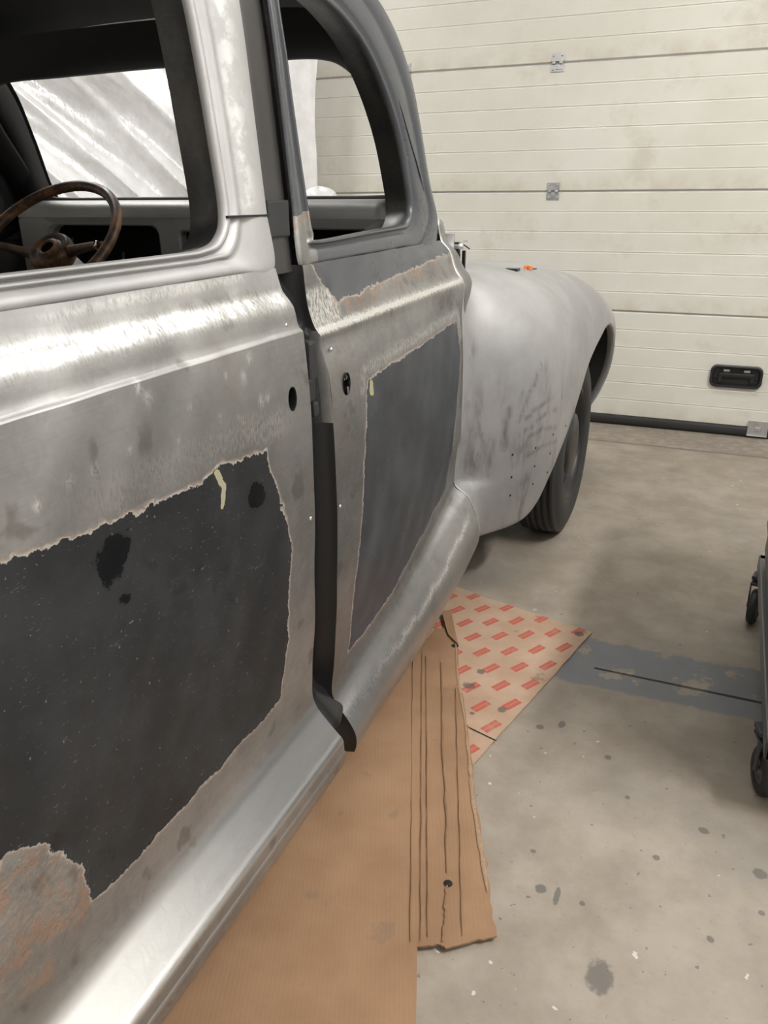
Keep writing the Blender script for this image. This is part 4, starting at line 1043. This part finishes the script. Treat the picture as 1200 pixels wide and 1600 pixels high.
def sheet(name, poly, z, thick, mat, parent=None, hf=None, label=None, step=.02):
    """flat sheet with a ragged outline: triangulated with a grid of inner points for soft relief"""
    bm = bmesh.new()
    vs_ = [bm.verts.new((p[0], p[1], 0)) for p in poly]; f = bm.faces.new(vs_)
    if f.normal.z < 0: bmesh.ops.reverse_faces(bm, faces=[f])
    bmesh.ops.triangulate(bm, faces=bm.faces[:])
    for ax in (0, 1):
        lo = min(p[ax] for p in poly); hi = max(p[ax] for p in poly); k = lo+step
        while k < hi:
            no = Vector((1, 0, 0)) if ax == 0 else Vector((0, 1, 0))
            bmesh.ops.bisect_plane(bm, geom=bm.verts[:]+bm.edges[:]+bm.faces[:], plane_co=no*k, plane_no=no); k += step
    bmesh.ops.remove_doubles(bm, verts=bm.verts[:], dist=1e-5)
    for v in bm.verts: v.co.z = z+(hf(v.co.x, v.co.y) if hf else 0)
    r = bmesh.ops.extrude_face_region(bm, geom=bm.faces[:])
    for v in r['geom']:
        if isinstance(v, bmesh.types.BMVert): v.co.z += thick
    return bm_obj(name, bm, mat, parent)
def ragged(pts, amp, n=10):
    out = []
    for a, b in zip(pts[:-1], pts[1:]):
        a, b = np.array(a), np.array(b); e = b-a; nn = np.array([-e[1], e[0]])/np.linalg.norm(e)
        for k in range(n): out.append(tuple(a+e*k/n+nn*(random.uniform(-amp, amp) if k else 0)))
    return out
g = lambda px, py: tuple(onz(px, py, .006)[:2])
# printed sheet
tl, r_, b_ = g(705, 915), g(925, 988), g(735, 1200)
vtl = np.array(tl)-np.array(r_); left = np.array(r_)+vtl*2.1; down = np.array(b_)+(np.array(b_)-np.array(r_))*.25
poly = ragged([r_, b_], .002, 14)+[b_, tuple(down), tuple(down+vtl*2.1-np.array([0, .05])), tuple(left)]+ragged([tuple(left), r_], .003, 14)[1:]
redc = sheet('printed_cardboard', poly, .001, .004, M['redcard'], hf=lambda x, y: .0012*(1+math.sin(17*x+9*y)))
tag(redc, 'tan cardboard sheet printed with rows of small red blocks', 'cardboard')
c0_, c1_ = np.array(g(733, 1138)), np.array(g(776, 1159)); e = (c1_-c0_); nrm_ = np.array([-e[1], e[0]])/np.linalg.norm(e)*.0016
mesh_obj('tear', [(*(c0_+nrm_), .0088), (*(c1_+nrm_), .0088), (*(c1_-nrm_), .0088), (*(c0_-nrm_), .0088)], [(0, 1, 2, 3)], M['void'], redc, False)
# brown sheet, main panel and side flap with creases
crease_dir = np.array(g(652, 1480))-np.array(g(655, 1030)); 
m_top, m_bot = np.array(g(655, 1005)), np.array(g(652, 1480)); m_end = np.array(g(650, 1600)); far = m_end+(m_end-m_bot)*1.6
poly = [tuple(m_top), tuple(m_top+np.array([-.75, -.22])), tuple(far+np.array([-.85, -.15])), tuple(far)]+[tuple(m_end)]+[tuple(m_bot)]
def rel(x, y): return .0015*(1+math.sin(8*x-5*y))
brown = sheet('brown_cardboard', poly, .010, .004, M['card'], hf=rel)
tag(brown, 'large brown corrugated cardboard sheet lying under the car doors', 'cardboard')
fl_o = [g(700, 985), g(715, 1010), g(718, 1060), g(728, 1120), g(737, 1190), g(742, 1250), g(757, 1340), g(766, 1400), g(776, 1466)]
right = ragged(fl_o, .004, 5)+[fl_o[-1]]
bot = ragged([g(776, 1466), g(740, 1474), g(700, 1486), g(690, 1482), g(654, 1481)], .003, 5)
poly = right+bot[1:]+[g(645, 1483), g(648, 1030), g(680, 985)]
off = np.array([.0015, 0])
flap = sheet('side_flap', poly, .0085, .004, M['card'], brown, hf=lambda x, y: .0008*(1+math.sin(31*x+11*y)))
def strip(name, pts, wdt, z, mat, parent, jit=.0):
    pts = np.array(pts, float); V = []
    for i, p in enumerate(pts):
        e = pts[min(i+1, len(pts)-1)]-pts[max(i-1, 0)]; n2 = np.array([-e[1], e[0]])/np.linalg.norm(e)
        wv_ = wdt*(1+random.uniform(-jit, jit))
        V += [(*(p+n2*wv_), z), (*p, z+.0012), (*(p-n2*wv_), z)]
    return mesh_obj(name, V, grid_faces(len(pts), 3), mat, parent)
M['creased'] = simple('creased_card', (.21, .118, .062), .8, 0, .3, 90)
for (pa, pb_, n2) in (((645, 1035), (641, 1478), 1), ((660, 1022), (657, 1478), 1), ((688, 1040), (699, 1370), 2), ((697, 1390), (692, 1478), 2), ((666, 1030), (668, 1470), 1), ((712, 1080), (722, 1470), 1)):
    k = 24; pts = [np.array(g(pa[0]+(pb_[0]-pa[0])*s+random.uniform(-.8, .8)*n2, pa[1]+(pb_[1]-pa[1])*s)) for s in np.linspace(0, 1, k)]
    strip('crease', pts, .0009*n2 if n2 == 2 else .0010, .0172, M['creased'], brown, .5)
# torn liner along the flap edge
k = [np.array(p)+np.array([-.006, 0]) for p in fl_o[1:8]]
strip('torn_edge', catmull(k, 6), .0035, .0150, M['cardedge'], brown, .7)
hp = onz(700, 1378, .018); lathe('punched_hole', [(0, .0005), (.006, .0004), (.009, -.001)], M['void'], brown, (hp[0], hp[1], .0152), 'z', 14)
hp = onz(711, 1007, .018); lathe('punched_hole', [(0, .0005), (.008, .0004), (.011, -.001)], M['void'], brown, (hp[0], hp[1], .0150), 'z', 9)
# strip of card bent up at the top of the flap
a_, b2 = onz(700, 992, .018), onz(716, 1008, .018); c2, d2_ = onz(690, 958, .018), onz(704, 955, .018)
V = [a_, b2, d2_+np.array([0, 0, .003]), c2+np.array([0, 0, .004])]; V += [v+np.array([0, 0, .003]) for v in V]
mesh_obj('bent_tab', V, [(0, 1, 2, 3), (4, 5, 6, 7), (0, 1, 5, 4), (1, 2, 6, 5), (2, 3, 7, 6), (3, 0, 4, 7)], M['card'], brown, False)

# ================================================================== TOOL CART
M['cartblue'] = simple('dark_blue_grey_cart_paint', (.045, .05, .06), .4, .2, .2, 15)
M['cartrail'] = simple('grey_cart_rail', (.14, .145, .15), .4, .4, .2, 30)
M['castrub'] = simple('caster_rubber', (.02, .02, .02), .55, 0, .2, 40)
KX0, KX1, KY0, KY1 = .196, .73, 1.50, 2.47
kart = empty('tool_cart', ((KX0+KX1)/2, (KY0+KY1)/2, 0)); tag(kart, 'dark blue-grey tool cart on swivel casters beside the floor joint', 'tool cart')
bm = bmesh.new(); bm_box(bm, (KX0, KY0, .150), (KX0+.03, KY1, .195), .004); bm_box(bm, (KX1-.03, KY0, .150), (KX1, KY1, .195), .004); bm_box(bm, (KX0, KY0, .150), (KX1, KY0+.03, .195), .004); bm_box(bm, (KX0, KY1-.03, .150), (KX1, KY1, .195), .004)
bm_obj('lower_frame', bm, M['cartrail'], kart)
box('bottom_shelf', (KX0+.01, KY0+.01, .165), (KX1-.01, KY1-.01, .180), M['cartblue'], kart)
box('cabinet', (KX0+.02, KY0+.02, .20), (KX1-.02, KY1-.02, .90), M['cartblue'], kart, bev=.012)
for k in range(5):
    z0 = .23+k*.13
    dr = box('drawer', (KX0+.008, KY0+.05, z0), (KX0+.022, KY1-.05, z0+.12), M['cartblue'], kart, bev=.004)
    box('drawer_pull', (KX0-.002, KY0+.08, z0+.095), (KX0+.012, KY1-.08, z0+.112), M['cartrail'], dr, bev=.003)
box('top_tray', (KX0-.005, KY0-.005, .90), (KX1+.005, KY1+.005, .935), M['cartrail'], kart, bev=.01)
def caster(x, y, yaw):
    rt = Matrix.Rotation(yaw, 3, 'Z'); cx_ = np.array((x, y, .055))+np.array(rt @ Vector((0, -.025, 0)))
    pr = [(.030, -.014), (.046, -.014), (.053, -.010), (.055, 0), (.053, .010), (.046, .014), (.030, .014)]
    wl = lathe('caster', pr, M['castrub'], kart, tuple(cx_), 'x', 28, rot=rt)
    lathe('caster_hub', [(.032, -.012), (.026, -.008), (.010, -.012), (.009, -.016), (0, -.016)], M['cartrail'], wl, tuple(cx_), 'x', 20, rot=rt)
    lathe('caster_hub', [(.032, .012), (.026, .008), (.010, .012), (.009, .016), (0, .016)], M['cartrail'], wl, tuple(cx_), 'x', 20, rot=rt)
    bm = bmesh.new(); mt = Matrix.Translation((x, y, 0)) @ rt.to_4x4()
    for s in (-1, 1):
        bm_box(bm, (s*.0195-.0015, -.033, .050), (s*.0195+.0015, -.015, .128), .001, mat=mt)
    bm_box(bm, (-.021, -.034, .124), (.021, .018, .132), .001, mat=mt); bm_box(bm, (-.022, -.022, .138), (.022, .022, .150), .002, mat=mt); bm_box(bm, (-.015, -.015, .130), (.015, .015, .140), .002, mat=mt)
    bm_obj('caster_fork', bm, M['cartblue'], wl)
caster(KX0+.012, KY0+.120, .25); caster(KX0+.012, KY1-.05, -.2); caster(KX1-.04, KY0+.06, .3); caster(KX1-.04, KY1-.05, 1.1)
